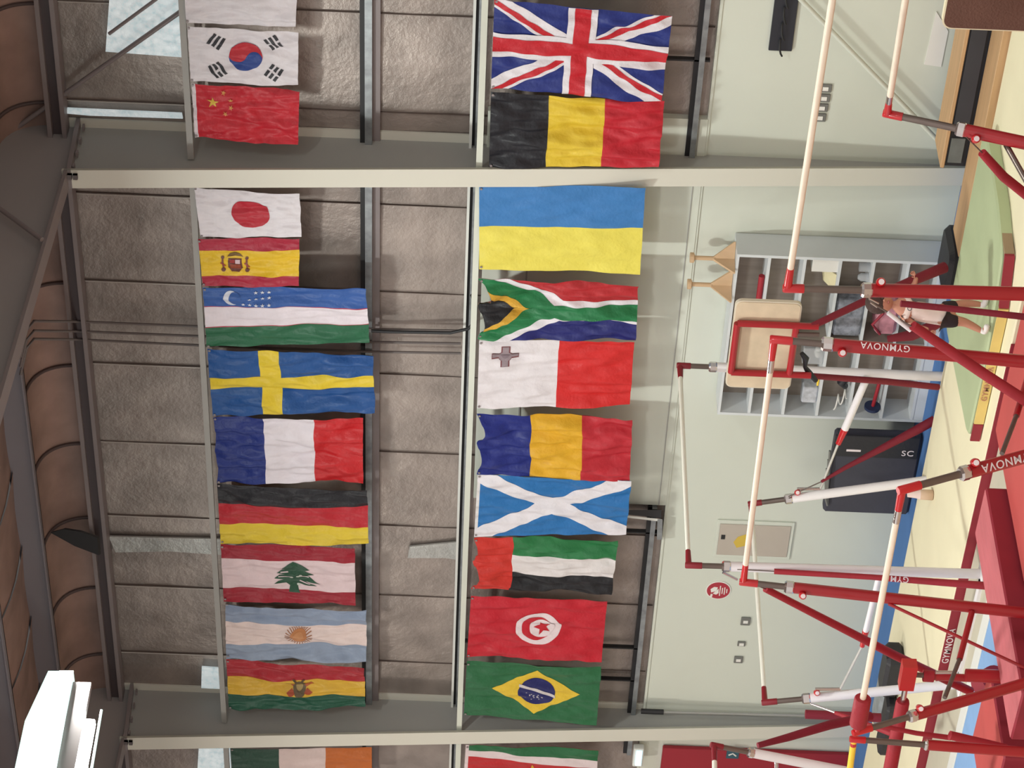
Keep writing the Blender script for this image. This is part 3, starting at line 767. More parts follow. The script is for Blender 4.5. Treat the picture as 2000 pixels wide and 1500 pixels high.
# --- set D: yellow rail and padded rail at the bottom left
Db = root('uneven_bars', (-14.4, 11.6, 0), 'red uneven bars with one yellow rail and one foam-wrapped rail', 'gymnastics bars')
yr = W(1668, 1444, Y=11.33); yl = W(1652, 1560, Y=11.3)
post(Db, yr, W(1960, 1466, Y=11.33), (1690, 1806, 1812), .038, M_red, yl)
rail(Db, yr, yl, .0225, M_yel)
pr = W(1773, 1318, Y=12.6); pl = W(1728, 1560, Y=12.5)
MB().rbox((-.0, 0, 0), (.01, .01, .01), .002)
c0 = W(1773, 1318, Y=12.6)
blk = MB(); u = (pl-pr).normalized(); wv = Vector((0, 0, 1)); nn = u.cross(wv).normalized()
def obox(mb, c, ax, ay, az, hx, hy, hz, mi=0):
    P = [c+ax*(sx*hx)+ay*(sy*hy)+az*(sz*hz) for sz in (-1, 1) for sx, sy in ((-1, -1), (1, -1), (1, 1), (-1, 1))]
    return mb.hexa(*P, mi)
obox(blk, c0, u, nn, wv, .12, .05, .055); blk.build('foam_block', M_redb, Db)
MB().tube([c0+u*.12, c0+u*.30], .022, n=12).build('rail', M_chrome, Db)
pad(Db, [c0+u*.27, c0+u*.29, pl], [.048, .052, .055], M_padr, 'padded_rail')
d0 = W(1787, 1320, Y=12.6)
MB().tube([W(1787, 1318, Y=12.62), W(1805, 1319, Y=12.62)], .02, n=12).build('inner_tube', M_inner, Db)
MB().tube([W(1803, 1320, Y=12.62), W(1823, 1321, Y=12.62)], .046, n=12).build('collar', M_padr, Db)
pd = W(1948, 1327, Y=12.6); dd = (pd-W(1820, 1321, Y=12.62)).normalized()
MB().tube([W(1820, 1321, Y=12.62), pd+dd*((.02-pd.z)/dd.z)], .03, n=14).build('upright_post', M_red, Db)
MB().tube([W(1886, 1319, Y=12.5), W(1952, 1321, Y=12.5)], .05, n=10).build('foam_sleeve', M_red, Db)
MB().tube([W(1827, 1313, Y=12.5), W(1862, 1313, Y=12.5)], .013, n=10).build('clamp_lever', M_chrome, Db)
pad(Db, [W(1722, 1418, Y=11.9), W(1790, 1432, Y=11.9), W(1857, 1441, Y=11.9)], [.016, .018, .02], M_padr)
MB().tube([W(1855, 1436, Y=11.8), W(1965, 1462, Y=11.8)], .034, n=12).build('lower_brace', M_padr, Db)
MB().box((-14.3, 11.0, .0), (-13.3, 11.08, .04)).build('base_rail', M_red, Db)

# ------------------------------------------------------------------ mats and floor equipment
M_cream = mat('cream_vinyl', (240, 232, 198), .75, bump=.35, bscale=3, var=.03, vscale=1.5)
M_maroon = mat('maroon_vinyl', (146, 36, 52), .6, var=.05)
M_green = mat('sage_green_vinyl', (178, 190, 150), .7, bump=.4, bscale=3, var=.05, vscale=2)
M_yvin = mat('yellow_vinyl', (226, 198, 120), .6, var=.06)
M_verm = mat('vermilion_vinyl', (188, 76, 72), .65, bump=.2, bscale=4, var=.05, vscale=2)
M_pink = mat('pale_red_vinyl', (196, 102, 108), .65, bump=.3, bscale=6, var=.06, vscale=3, stretch=(4, 1, 4))  # foam beam's lit top put into the colour, paler than its maroon sides
M_beige = mat('beige_floor_board', (198, 192, 172), .7, var=.04, vscale=2)
M_lblue = mat('light_blue_vinyl', (136, 176, 222), .6, bump=.3, bscale=4, var=.05)
M_ply = mat('light_brown_plywood', (196, 158, 116), .6, var=.1, vscale=6, stretch=(.3, 4, 4))
def mat_block(name, lo, hi, mats, label, cat='mat', r=.03, group=None):
    mb = MB(); mb.rbox(lo, hi, r)
    top = max(p.z for p in mb.v)
    for i, f in enumerate(mb.f): mb.m[i] = 0 if len(f) > 4 and all(abs(mb.v[k].z-top) < 1e-6 for k in f) else 1
    o = mb.build(name, mats); return tag(o, label, cat, group)
cm = root('landing_mat', (-16, 15.3, 0), 'long cream landing mat with maroon sides along the wall', 'mat')
mb = MB(); mb.rbox((-24, 15.285, .0), (-9, 17.33, .092), .03); mb.build('cover', M_cream, cm)
MB().box((-24, 15.262, .004), (-12.9, 15.284, .088)).build('side_panel', M_maroon, cm)
MB().box((-12.1, 15.262, .004), (-9, 15.284, .088)).build('side_panel', M_maroon, cm)
text('GYMNOVA', (W(1850, 1262, Y=15.258).x, 15.258, .045), (1, 0, 0), (0, 0, 1), .085, M_letter, cm)
gm_ = root('training_mat', (-13.2, 16.4, .093), 'sage green mat with yellow and red sides lying on the cream mat', 'mat')
mb = MB(); P0 = [(-14.28, 17.13), (-14.2, 15.56), (-13.2, 15.55), (-12.35, 15.72), (-12.2, 16.2), (-12.1, 17.16)]
def outline(P, r=.12, n=5):
    out = []
    for i in range(len(P)):
        a, b, c = Vector(P[i-1]), Vector(P[i]), Vector(P[(i+1) % len(P)])
        p, q = b+(a-b).normalized()*r, b+(c-b).normalized()*r
        for k in range(n+1):
            t = k/n; out.append(tuple(p*(1-t)**2+b*2*t*(1-t)+q*t*t))
    return out
ol = outline(P0)
vs = [(x, y, .095) for x, y in ol]+[(x, y, .185) for x, y in ol]; N = len(ol)
cx_, cy_ = -13.2, 16.4
vs += [(x+(cx_-x)*.02, y+(cy_-y)*.02, .2) for x, y in ol]
fs = [(i, (i+1) % N, (i+1) % N+N, i+N) for i in range(N)]+[(i+N, (i+1) % N+N, (i+1) % N+2*N, i+2*N) for i in range(N)]+[tuple(range(2*N, 3*N))]
mb.add(vs, fs, 0); mb.build('cover', M_green, gm_)
MB().box((-14.0, 15.525, .1), (-12.75, 15.545, .18)).build('side_panel', M_yvin, gm_)
MB().box((-14.2, 15.53, .1), (-14.01, 15.55, .18)).build('side_panel', M_maroon, gm_)
MB().hexa((-12.74, 15.53, .1), (-12.33, 15.69, .1), (-12.33, 15.72, .1), (-12.74, 15.56, .1), (-12.74, 15.53, .18), (-12.33, 15.69, .18), (-12.33, 15.72, .18), (-12.74, 15.56, .18)).build('side_panel', M_maroon, gm_)
MB().hexa((-12.32, 15.72, .1), (-12.17, 16.6, .1), (-12.2, 16.6, .1), (-12.35, 15.72, .1), (-12.32, 15.72, .18), (-12.17, 16.6, .18), (-12.2, 16.6, .18), (-12.35, 15.72, .18)).build('end_panel', mat('taupe_vinyl', (158, 136, 108), .7), gm_)
text('GYMNOVA', (-13.55, 15.521, .14), (1, 0, 0), (0, 0, 1), .07, mat('brown_lettering', (186, 130, 104), .6), gm_)

tag(MB().rbox((-13.35, 14.66, 0), (-8.6, 15.24, .02), .01).build('floor_mat', M_maroon), 'thin dark red mat between the cream and the vermilion mats', 'mat')
tag(MB().rbox((-22, 14.56, 0), (-13.5, 15.24, .012), .005).build('floor_board', M_beige), 'beige board strip in front of the maroon side of the cream mat', 'floor board')
bm_ = root('floor_mat', (-17, 13.8, 0), 'light blue mat with a white edge beyond the red foam beam', 'mat')
MB().rbox((-21, 13.0, 0), (-13.85, 14.3, .03), .01).build('cover', M_lblue, bm_)
MB().rbox((-21, 14.31, 0), (-13.85, 14.5, .032), .01).build('edge_strip', M_white, bm_)
mat_block('crash_mat', (-13.22, 12.9, 0), (-9.95, 14.6, .25), [M_verm, M_maroon], 'large vermilion crash mat under the red bars')
mat_block('foam_beam', (-13.76, 11.86, 0), (-13.25, 13.98, .4), [M_pink, M_maroon], 'long red foam beam beside the vermilion mat', 'foam beam')  # lit top and darker sides painted as two reds
mat_block('foam_block', (-15.2, 12.2, 0), (-14.35, 13.1, .3), [M_verm, M_maroon], 'square red foam block left of the long foam beam', 'foam block')
mat_block('foam_block', (-16.2, 11.5, 0), (-14.75, 12.1, .28), [M_verm, M_maroon], 'red foam block at the bottom edge below the square one', 'foam block')
mb = MB().tube([(-14.9, 13.5, .12), (-15.25, 13.75, .12)], .1, n=20); tag(mb.build('foam_roll', M_maroon), 'short maroon foam roll beside the light blue mat', 'foam roll')
# pommel-like maroon box base parts under the right bars
sb = root('handled_tray', (-12.6, 14.8, .02), 'low red steel base with rope handle on the dark red mat', 'equipment base')
MB().box((-12.9, 14.72, .02), (-10.3, 14.86, .11)).build('frame', M_pink, sb)
MB().tube([(-11.7, 14.70, .08), (-11.55, 14.66, .16), (-11.4, 14.70, .08)], .012, n=8).build('rope_handle', M_padr, sb)
MB().tube([(-12.75, 14.70, .08), (-12.6, 14.66, .15), (-12.45, 14.70, .08)], .012, n=8).build('rope_handle', M_padr, sb)

# low stage-like bench by the column
bn = root('low_bench', (-10.5, 17.9, 0), 'low wooden-topped bench with a black front at the foot of the right column', 'bench')
MB().rbox((-13.02, 17.78, .33), (-8, 18.2, .365), .012).build('top_board', M_ply, bn)
mb = MB().box((-13.0, 17.80, .0), (-8, 18.15, .33)); mb.build('front_panel', M_black, bn)
mb = MB().box((-12.96, 17.785, .19), (-12.70, 17.799, .31)); mb.build('inset_plate', mat('grey_plate', (104, 108, 106), .5, var=.15, vscale=9), bn)
MB().box((-12.62, 17.787, .18), (-8, 17.80, .315)).build('cushion', mat('charcoal_vinyl', (56, 56, 62), .5, var=.08), bn)
tag(MB().rbox((-13.68, 17.36, .0), (-8, 17.77, .15), .012).build('wooden_plank', M_ply), 'long wooden plank step lying in front of the low bench', 'plank')

# black bag beside the plank
tag(MB().rbox((-14.25, 17.42, 0), (-13.72, 17.95, .20), .1).build('kit_bag', M_black), 'small black kit bag at the end of the wooden plank', 'bag')

# brown board at the top right of the picture
bb = root('carpeted_board', (-8.3, 15.0, 0), 'brown carpet-covered board standing on edge at the right', 'board')
def rounded(x0, x1, z0, z1, r, n=6):
    out = []
    for cx, cz, a0 in ((x1-r, z1-r, 0), (x0+r, z1-r, 90), (x0+r, z0+r, 180), (x1-r, z0+r, 270)):
        for i in range(n+1): a = math.radians(a0+90*i/n); out.append((cx+r*math.cos(a), cz+r*math.sin(a)))
    return out
p0 = W(1850, 52, Y=15.0); 
def board(rt, x0, x1, z0, z1, y, th, r, mface, mrim):
    o = rounded(x0, x1, z0, z1, r); i_ = rounded(x0+.012, x1-.012, z0+.012, z1-.012, r-.008)
    MB().slab([(x, y, z) for x, z in o], (0, th, 0)).build('rim', mrim, rt)
    MB().slab([(x, y-.006, z) for x, z in i_], (0, .005, 0)).build('panel', mface, rt)
board(bb, W(1900, 58, Y=15).x, W(1900, 58, Y=15).x+1.5, .01, W(1844, 20, Y=15).z, 15.0, .05, .07, mat('brown_carpet', (104, 74, 62), .95, bump=.3, bscale=60, var=.06), M_cream)

# beige board on a red tubular frame
kb = root('spotting_platform', (-13.2, 16.5, 0), 'beige rounded board in a red tubular frame standing before the shelves', 'coaching platform')
Yk = 16.5
a = W(1426, 750, Y=Yk); b_ = W(1438, 592, Y=Yk); c_ = W(1557, 600, Y=Yk)
zt = (W(1427, 668, Y=Yk).z); zb = W(1556, 672, Y=Yk).z
board(kb, W(1480, 758, Y=Yk).x, W(1490, 589, Y=Yk).x, zb, zt, Yk, .035, .06, mat('worn_beige_board', (206, 188, 160), .8, var=.12, vscale=5), mat('pale_rim', (214, 204, 184), .7))
Yf = Yk-.04
fr = MB(); L0 = W(1425, 730, Y=Yf); R0 = W(1437, 633, Y=Yf); xl, xr_ = W(1500, 730, Y=Yf).x, W(1500, 634, Y=Yf).x
z1, z2, z3 = W(1434, 680, Y=Yf).z, W(1549, 680, Y=Yf).z, W(1592, 680, Y=Yf).z
for x_ in (xl, xr_): MB().tube([(x_, Yf, z1), (x_, Yf, z3)], .03, n=12).build('frame_tube', M_red, kb)
for z_ in (z1, z2): MB().tube([(xl, Yf, z_), (xr_, Yf, z_)], .03, n=12).build('frame_tube', M_red, kb)
pad(kb, [Vector((xr_, Yf, z3+.06)), W(1700, 583, Y=16.7), W(1845, 522, Y=17.2)], [.03, .034, .05], M_pad, 'padded_leg')
pad(kb, [Vector((xl, Yf, z3+.1)), W(1730, 745, Y=17.0), W(1832, 756, Y=17.25)], [.026, .03, .03], M_pad, 'padded_leg')
MB().tube([W(1566, 690, Y=Yf+.05), W(1574, 700, Y=Yf+.05), W(1572, 716, Y=Yf+.05), W(1580, 728, Y=Yf+.05), W(1594, 744, Y=Yf+.05)], [.02, .03, .018, .03, .022], n=8).build('clamp_strap', M_black, kb)
MB().tube([W(1549, 652, Y=Yf), W(1600, 654, Y=Yf)], .025, n=10).build('prop', M_inner, kb)
pad(kb, [W(1733, 662, Y=17.1), W(1780, 655, Y=17.1), W(1815, 640, Y=17.15), W(1846, 624, Y=17.2)], [.03, .05, .05, .04], M_pad, 'padded_leg')

# ------------------------------------------------------------------ shelving unit
sh = root('shelving_unit', (-15.33, 18.2, 0), 'white open shelving unit with twelve cubbies against the wall', 'shelves')
M_shelf = mat('white_melamine', (208, 212, 214), .5, var=.02)
M_shback = mat('grey_wood_backing', (152, 142, 132), .7, var=.12, vscale=3, stretch=(6, 1, .6))
x0, x1 = -16.33, -14.33; y0, y1 = 18.1, 18.42
MB().box((x0, y0, 0.0), (x0+.03, y1, 2.01)).build('side_panel', M_shelf, sh)
MB().box((x1-.03, y0, 0.0), (x1, y1, 2.01)).build('side_panel', M_shelf, sh)
MB().box((x0+.03, y0, 1.985), (x1-.03, y1, 2.01)).build('top_panel', M_shelf, sh)
MB().box((x0+.03, y1-.02, .06), (x1-.03, y1-.005, 1.985)).build('back_panel', M_shback, sh)
MB().box((x0+.03, y0+.01, 0), (x1-.03, y0+.03, .1)).build('plinth', M_shelf, sh)
xm = -15.345
zs = [.10, .40, .72, 1.03, 1.36, 1.69]
for z_ in zs: MB().box((x0+.03, y0+.005, z_), (x1-.03, y1-.02, z_+.028)).build('shelf', M_shelf, sh)
MB().box((xm-.012, y0+.004, .128), (xm+.012, y1-.02, 1.985)).build('divider', M_shback, sh)
# things on the shelves
def on(name, mb, m, label, cat, group=None): return tag(mb.build(name, m), label, cat, group)
M_clear = mat('clear_plastic', (206, 210, 214), .25, alpha=.45)
M_paper = mat('white_paper', (228, 226, 220), .8)
zf = lambda i: zs[i]+.0285
on('paper_stack', MB().box((-14.52, 18.13, zf(3)), (-14.37, 18.36, zf(3)+.24)), M_paper, 'white paper folder upright in the right cubby of the third shelf', 'folder')
p = MB(); p.hexa((-14.75, 18.13, zf(3)), (-14.56, 18.14, zf(3)), (-14.56, 18.16, zf(3)), (-14.75, 18.15, zf(3)), (-14.72, 18.26, zf(3)+.10), (-14.56, 18.27, zf(3)+.13), (-14.56, 18.29, zf(3)+.13), (-14.72, 18.28, zf(3)+.10))
on('card', p, mat('cream_card', (220, 210, 170), .8), 'cream folded card beside the white paper folder', 'card')
on('jar', MB().tube([(-14.5, 18.2, zf(2)), (-14.5, 18.2, zf(2)+.10)], .045, n=18), M_clear, 'clear glass jar at the right end of the fourth shelf', 'jar')
on('bottle', MB().tube([(-14.62, 18.2, zf(2)), (-14.62, 18.2, zf(2)+.07), (-14.62, 18.2, zf(2)+.10)], [.04, .04, .02], n=14), M_clear, 'clear plastic bottle next to the glass jar', 'bottle')
on('red_roller', MB().tube([(-14.62, 18.16, zf(5)+.03), (-15.02, 18.16, zf(5)+.03)], .028, n=12), M_padr, 'thin red roller on the topmost cubby floor', 'roller')
bg = on('plastic_bag', MB().rbox((-15.30, 18.12, zf(2)), (-14.86, 18.34, zf(2)+.27), .05), mat('grey_plastic_film', (128, 132, 142), .25, var=.5, vscale=14, bump=.6, bscale=14), 'large shiny grey plastic bag filling a middle cubby', 'bag')
tb_ = root('storage_box', (-15.55, 18.22, zf(3)), 'clear plastic storage box with white balls', 'box')
MB().rbox((-15.66, 18.12, zf(3)), (-15.46, 18.32, zf(3)+.2), .02).build('body', M_clear, tb_)
for q in ((-15.58, 18.18), (-15.52, 18.2), (-15.6, 18.25)): MB().ball((q[0], q[1], zf(3)+.05), .03).build('ball', M_paper, tb_)
on('tub', MB().rbox((-16.17, 18.13, zf(3)), (-15.97, 18.3, zf(3)+.15), .03), mat('silver_foil_pack', (196, 200, 208), .3, .3, var=.2, vscale=20), 'small silver-white tub in the left cubby of the third shelf', 'tub')
on('cloth_roll', MB().tube([(-15.95, 18.16, zf(3)+.012), (-15.80, 18.16, zf(3)+.012)], .011, n=10), M_yel, 'small yellow strip lying beside the silver tub', 'strip')
on('hand_grips', MB().tube([(-15.78, 18.15, zf(2)+.03), (-15.88, 18.13, zf(2)+.10), (-15.96, 18.17, zf(2)+.05)], [.03, .045, .03], n=10), M_black, 'pair of black hand grips in the left cubby of the fourth shelf', 'hand grips')
cc = MB(); pts = [(-16.05-.07*math.cos(t*.9)-.01*t, 18.17+.05*math.sin(t*.9), zf(2)+.02+.008*t) for t in [i*.5 for i in range(28)]]
cc.tube(pts, .008, n=6); on('coiled_cord', cc, M_paper, 'coiled white cord beside the black hand grips', 'cord')
db = root('plunger', (-16.2, 18.2, zf(1)), 'red-handled dark blue round stamp lying in the bottom left cubbies', 'tool')
MB().tube([(-16.2, 18.14, zf(1)+.08), (-16.17, 18.14, zf(1)+.08)], .078, n=24, smooth=False).build('disc', mat('navy_rubber', (40, 52, 84), .5), db)
MB().tube([(-16.17, 18.14, zf(1)+.075), (-15.76, 18.12, zf(1)+.05)], .018, n=10).build('handle', M_padr, db)
pb = root('gym_bag', (-14.95, 18.15, zf(1)), 'pink and maroon bag on the fifth shelf behind the child', 'bag')
MB().rbox((-15.22, 18.06, zf(1)), (-14.88, 18.36, zf(1)+.2), .07).build('body', mat('dusty_pink_fabric', (196, 134, 146), .7, var=.25, vscale=12), pb)
MB().tube([(-15.18, 18.05, zf(1)+.15), (-15.05, 18.03, zf(1)+.24), (-14.92, 18.05, zf(1)+.15)], .014, n=8).build('strap', M_maroon, pb)
on('label_sign', MB().box((-14.96, 18.078, 1.375), (-14.86, 18.099, 1.43)), M_paper, 'small white label holder clipped to a shelf edge', 'label')

# wooden stands on top of the shelves
M_beech = mat('light_beech', (204, 172, 136), .55, var=.08, vscale=10, stretch=(1, 1, .3))
def stand(x, y, rz, label):
    s = root('wooden_stand', (x, y, 2.012), label, 'wooden stand', 'wooden stands on top of the shelves')
    MB().tube([(x, y, 2.2), (x, y, 2.385)], .021, n=14).build('stem', M_beech, s)
    MB().tube([(x, y, 2.385), (x, y, 2.395), (x, y, 2.425), (x, y, 2.43)], [.03, .05, .05, .046], n=18, smooth=False).build('cap', M_beech, s)
    for k in range(3):
        a = rz+k*2*math.pi/3; dx, dy = math.cos(a), math.sin(a); n_ = Vector((-dy, dx, 0))*.012
        P = [Vector((x, y, 2.014)), Vector((x+dx*.17, y+dy*.17, 2.014)), Vector((x+dx*.17, y+dy*.17, 2.03)), Vector((x+dx*.015, y+dy*.015, 2.215)), Vector((x, y, 2.215))]
        MB().slab([q-n_ for q in P], n_*2).build('foot_gusset', M_beech, s)
    return s
stand(W(1400, 505, Y=18.22).x, 18.22, math.radians(20), 'wooden three-footed stand nearer the column on the shelf top')
stand(W(1400, 557, Y=18.2).x, 18.2, math.radians(5), 'wooden three-footed stand farther from the column on the shelf top')

# ------------------------------------------------------------------ things on the walls
rk = root('coat_rack', (-11.7, 18.42, 1.72), 'long black wall rack with a row of bent hooks', 'wall rack')
MB().rbox((-12.28, 18.4, 1.715), (-10.6, 18.43, 1.92), .01).build('back_board', mat('black_laminate', (38, 40, 48), .4), rk)
for k in range(6):
    x_ = -12.28+k*.165
    MB().tube([(x_-.03, 18.37, 1.80+.02*0), (x_, 18.36, 1.815), (x_+.05, 18.36, 1.83), (x_+.12, 18.365, 1.835), (x_+.135, 18.39, 1.83)], .009, n=8).build('hook', M_dark, rk)
def wbox(px, py, w, h, y=YL, th=.02):
    p = W(px, py, Y=y); return (p.x-w/2, y-th, p.z-h/2), (p.x+w/2, y-.0005, p.z+h/2)
M_sock = mat('grey_socket_plate', (112, 112, 108), .5)
def socket(px, py, label, grp, w=.085, h=.11):
    lo, hi = wbox(px, py, w, h); s = root('wall_socket', ((lo[0]+hi[0])/2, YL, lo[2]), label, 'socket', grp)
    MB().rbox(lo, hi, .008).build('plate', M_sock, s)
    cx_, cz_ = (lo[0]+hi[0])/2, (lo[2]+hi[2])/2
    MB().box((cx_-.02, lo[1]-.006, cz_-.025), (cx_+.02, lo[1]+.001, cz_+.025)).build('insert', M_paper, s)
for i, (px, py, l) in enumerate(((1616, 171, 'grey wall socket, first of the row of four counted from the rack side'), (1613, 190, 'grey wall socket, second of the row of four from the rack side'), (1609, 209, 'grey wall socket, third of the row of four from the rack side'), (1605, 228, 'grey wall socket nearest the column in the row of four'))):
    socket(px-4, py, l, 'row of four wall sockets')
socket(1456, 1212, 'double grey wall socket nearest the round red sign', 'scattered wall sockets', .12, .10)
socket(1448, 1256, 'small grey wall switch between two double sockets', 'scattered wall sockets', .07, .085)
socket(1442, 1287, 'double grey wall socket nearest the left column', 'scattered wall sockets', .10, .095)
p = MB().slab([W(1829, 22, Y=YL-.001), W(1852, 60, Y=YL-.001), W(1838, 130, Y=YL-.001), W(1805, 125, Y=YL-.001)], (0, -.008, 0))
tag(p.build('blank_plate', M_paper), 'blank white plate fixed low on the wall above the bench', 'wall plate')
# electrical cabinet
ec = root('electrical_cabinet', (-18.35, 18.42, 1.05), 'flush grey electrical cabinet with a yellow warning sticker', 'electrical cabinet')
MB().rbox((-18.62, 18.41, 1.03), (-18.08, 18.4295, 1.83), .008).build('frame', M_paint, ec)
MB().rbox((-18.575, 18.402, 1.065), (-18.125, 18.4099, 1.80), .006).build('door', mat('warm_grey_door', (182, 172, 160), .6, var=.03), ec)
MB().box((-18.34, 18.396, 1.735), (-18.28, 18.4019, 1.775)).build('lock', M_dark, ec)
MB().slab([(-18.46, 18.4015, 1.60), (-18.42, 18.4015, 1.50), (-18.30, 18.4015, 1.44), (-18.26, 18.4015, 1.52), (-18.30, 18.4015, 1.60), (-18.38, 18.4015, 1.64)], (0, -.003, 0)).build('sticker', mat('yellow_sticker', (206, 176, 70), .6), ec)
# round red sign
sg = W(1403, 1152, Y=YL)
rs = root('safety_sign', (sg.x, YL, sg.z-.13), 'round red safety sign with white hand picture and small text', 'sign')
MB().tube([(sg.x, YL-.001, sg.z), (sg.x, YL-.008, sg.z)], .135, n=36, smooth=False).build('rim', M_paper, rs)
MB().tube([(sg.x, YL-.008, sg.z), (sg.x, YL-.012, sg.z)], .122, n=36, smooth=False).build('disc', mat('sign_red', (168, 44, 60), .5), rs)
hd = MB(); yy = YL-.0125
for pl in ([(-.03, .075), (-.005, .02), (.05, .01), (.055, .05), (.02, .085)], [(-.10, .085), (-.05, .075), (-.055, .055), (-.1, .06)], [(-.045, .055), (.03, .0), (-.035, -.005), (-.06, .02)]):
    hd.slab([(sg.x+x_, yy, sg.z+z_) for x_, z_ in pl], (0, -.002, 0))
for k, wd in enumerate((.075, .045, .055, .03)): hd.box((sg.x-wd, yy-.002, sg.z-.022-.024*k), (sg.x+wd, yy, sg.z-.012-.024*k))
hd.build('picture', M_paper, rs)
# conduit along the left column and diagonal brace tube on the right bay
cn = MB(); q0 = W(1252, 1389, Y=18.3); q1 = W(1570, 1398, Y=18.34)
cn.tube([q0, Vector((q0.x, q0.y, q0.z-.25))], .03, n=10, mi=1).tube([Vector((q0.x, q0.y, q0.z-.25)), Vector((q0.x, 18.34, .02))], .014, n=10)
tag(cn.build('conduit', [M_web, M_dark]), 'grey conduit with a dark top end running down beside the left column', 'conduit')
dt = MB().tube([W(1560, -5, Y=18.33), W(1838, 281, Y=18.33)], .022, n=12)
tag(dt.build('brace_tube', M_paint), 'slanting pale brace tube crossing the wall beside the rack', 'brace')
# steel bracket at the end of the partition
bk = root('steel_bracket', (-18.0, 18.3, 2.42), 'dark and galvanised steel bracket at the left end of the partition', 'bracket')
MB().hexa(*[W(x_, y_, Y=yv) for yv in (18.40, 18.30) for x_, y_ in ((1215, 996), (1292, 996), (1292, 1012), (1215, 1004))]).build('dark_channel', M_dark, bk)
MB().hexa(*[W(x_, y_, Y=yv) for yv in (18.40, 18.31) for x_, y_ in ((1225, 1007), (1293, 1014), (1292, 1019), (1225, 1011))]).build('plate', M_white, bk)
MB().hexa(*[W(x_, y_, Y=yv) for yv in (18.40, 18.30) for x_, y_ in ((1284, 1015), (1294, 1015), (1293, 1054), (1283, 1054))]).build('galvanised_plate', M_galv, bk)
# bay beyond the left column
tag(MB().rbox((-29, 18.36, .02), (-21.66, 18.425, 2.12), .02).build('wall_padding', mat('red_wall_padding', (150, 26, 42), .5, bump=.1, bscale=3, var=.06, vscale=1)), 'dark red padding covering the wall left of the left column', 'wall padding')
ss = root('wall_notice', (-21.9, 18.33, 1.3), 'small teal notice with a white symbol on the red padding', 'notice')
ps = W(1431, 1473, Y=18.355)
MB().box((ps.x-.07, 18.35, ps.z-.07), (ps.x+.07, 18.3595, ps.z+.07)).build('plate', mat('teal_plate', (44, 84, 98), .5), ss)
MB().tube([(ps.x-.02, 18.348, ps.z-.04), (ps.x+.02, 18.348, ps.z), (ps.x-.01, 18.348, ps.z+.045)], .01, n=6).build('symbol', M_paper, ss)
em = root('emergency_light', (-21.75, 18.3, 2.36), 'lit emergency light fitting on the ledge left of the left column', 'emergency light')
pe = W(1247, 1478, Y=18.28)
MB().rbox((pe.x-.17, 18.27, pe.z-.055), (pe.x+.14, 18.36, pe.z+.06), .02).build('housing', M_white, em)
MB().rbox((pe.x-.13, 18.255, pe.z-.035), (pe.x+.12, 18.27, pe.z+.03), .006).build('diffuser', mat('lit_cyan_diffuser', (190, 236, 255), .5, emit=1.6), em)

# black equipment case by the wall
bc = root('equipment_case', (-16.5, 17.75, 0), 'large black fabric-covered equipment case beside the shelving unit', 'case')
MB().rbox((-17.42, 17.9, .01), (-16.36, 18.04, .86), .05).build('body', mat('charcoal_fabric', (62, 62, 72), .8, bump=.2, bscale=10, var=.08, vscale=3), bc)
MB().rbox((-16.62, 17.875, .04), (-16.34, 17.9, .87), .012).build('flap', M_black, bc)
text('SC', (-16.54, 17.87, .14), (0, 0, -1), (1, 0, 0), .10, M_sock if False else M_letter, bc)
MB().box((-16.54, 17.87, .60), (-16.515, 17.876, .74)).build('lettering', M_letter, bc)
for k in range(4): MB().tube([(-17.3+k*.012, 17.89, .83), (-17.2+k*.05, 17.87, .86), (-16.9+k*.12, 17.87, .90)], .012, n=6).build('strap', M_sock, bc)

# grey and black bag on the cream mat
gb = root('holdall', (-18.4, 16.6, .093), 'long black holdall with a grey translucent cover on the cream mat', 'bag')
MB().rbox((-18.55, 16.45, .095), (-17.98, 16.75, .27), .08).build('body', M_black, gb)
MB().rbox((-19.25, 16.62, .095), (-18.3, 16.95, .22), .08).build('cover', mat('grey_film', (138, 144, 148), .4, bump=.4, bscale=8, var=.25, vscale=6), gb)
MB().rbox((-19.3, 16.35, .095), (-18.56, 16.6, .2), .06).build('end_pocket', M_black, gb)
# pale foam roller
fr_ = root('foam_roller', (-15.5, 16.35, .093), 'short pale pink and beige foam roller standing on the cream mat', 'roller')
q = W(1822, 967, Z=.095)
MB().tube([(q.x, q.y, .095), (q.x, q.y, .10), (q.x, q.y, .21), (q.x, q.y, .215)], [.04, .05, .048, .045], n=18).build('base', mat('beige_foam', (214, 184, 160), .8), fr_)
MB().tube([(q.x, q.y, .215), (q.x, q.y, .25), (q.x, q.y, .33)], [.046, .036, .028], n=16).build('neck', mat('pale_pink_foam', (232, 208, 204), .8), fr_)

# ------------------------------------------------------------------ cables, rods
def cable(pts, r, label, m=None, y=None):
    return tag(MB().tube(pts, r, n=8).build('cable', m or M_web), label, 'cable', 'cables down the upper wall')
M_cab = mat('grey_cable', (104, 96, 94), .6)
for (ya, yb, yc, lb) in ((627, 638, 646, 'thin grey cable nearest the right of the bundle on the upper wall'), (646, 657, 671, 'thin grey cable in the middle of the bundle on the upper wall'), (662, 675, 690, 'thin grey cable nearest the left of the bundle on the upper wall')):
    P = [W(100, ya+6, Y=17.2), W(63, ya-0, Y=17.05) if False else W(70, ya, Y=17.6), W(150, ya+1, Y=18.33), W(400, yb, Y=18.36), W(725, yc-3, Y=18.36), W(900, yc, Y=18.36)]
    P = [W(40, ya+70, Y=16.9), W(52, ya+18, Y=17.0), W(66, ya, Y=17.05)]+P[2:]
    cable(P, .013, lb, M_cab)
cable([W(725, 646, Y=18.3), W(760, 648, Y=18.3), W(880, 650, Y=18.25), W(915, 642, Y=18.22), W(927, 628, Y=18.2), W(930, 600, Y=18.2), W(921, 576, Y=18.2)], .016, 'thick dark cable looping between the two girts', M_dark)
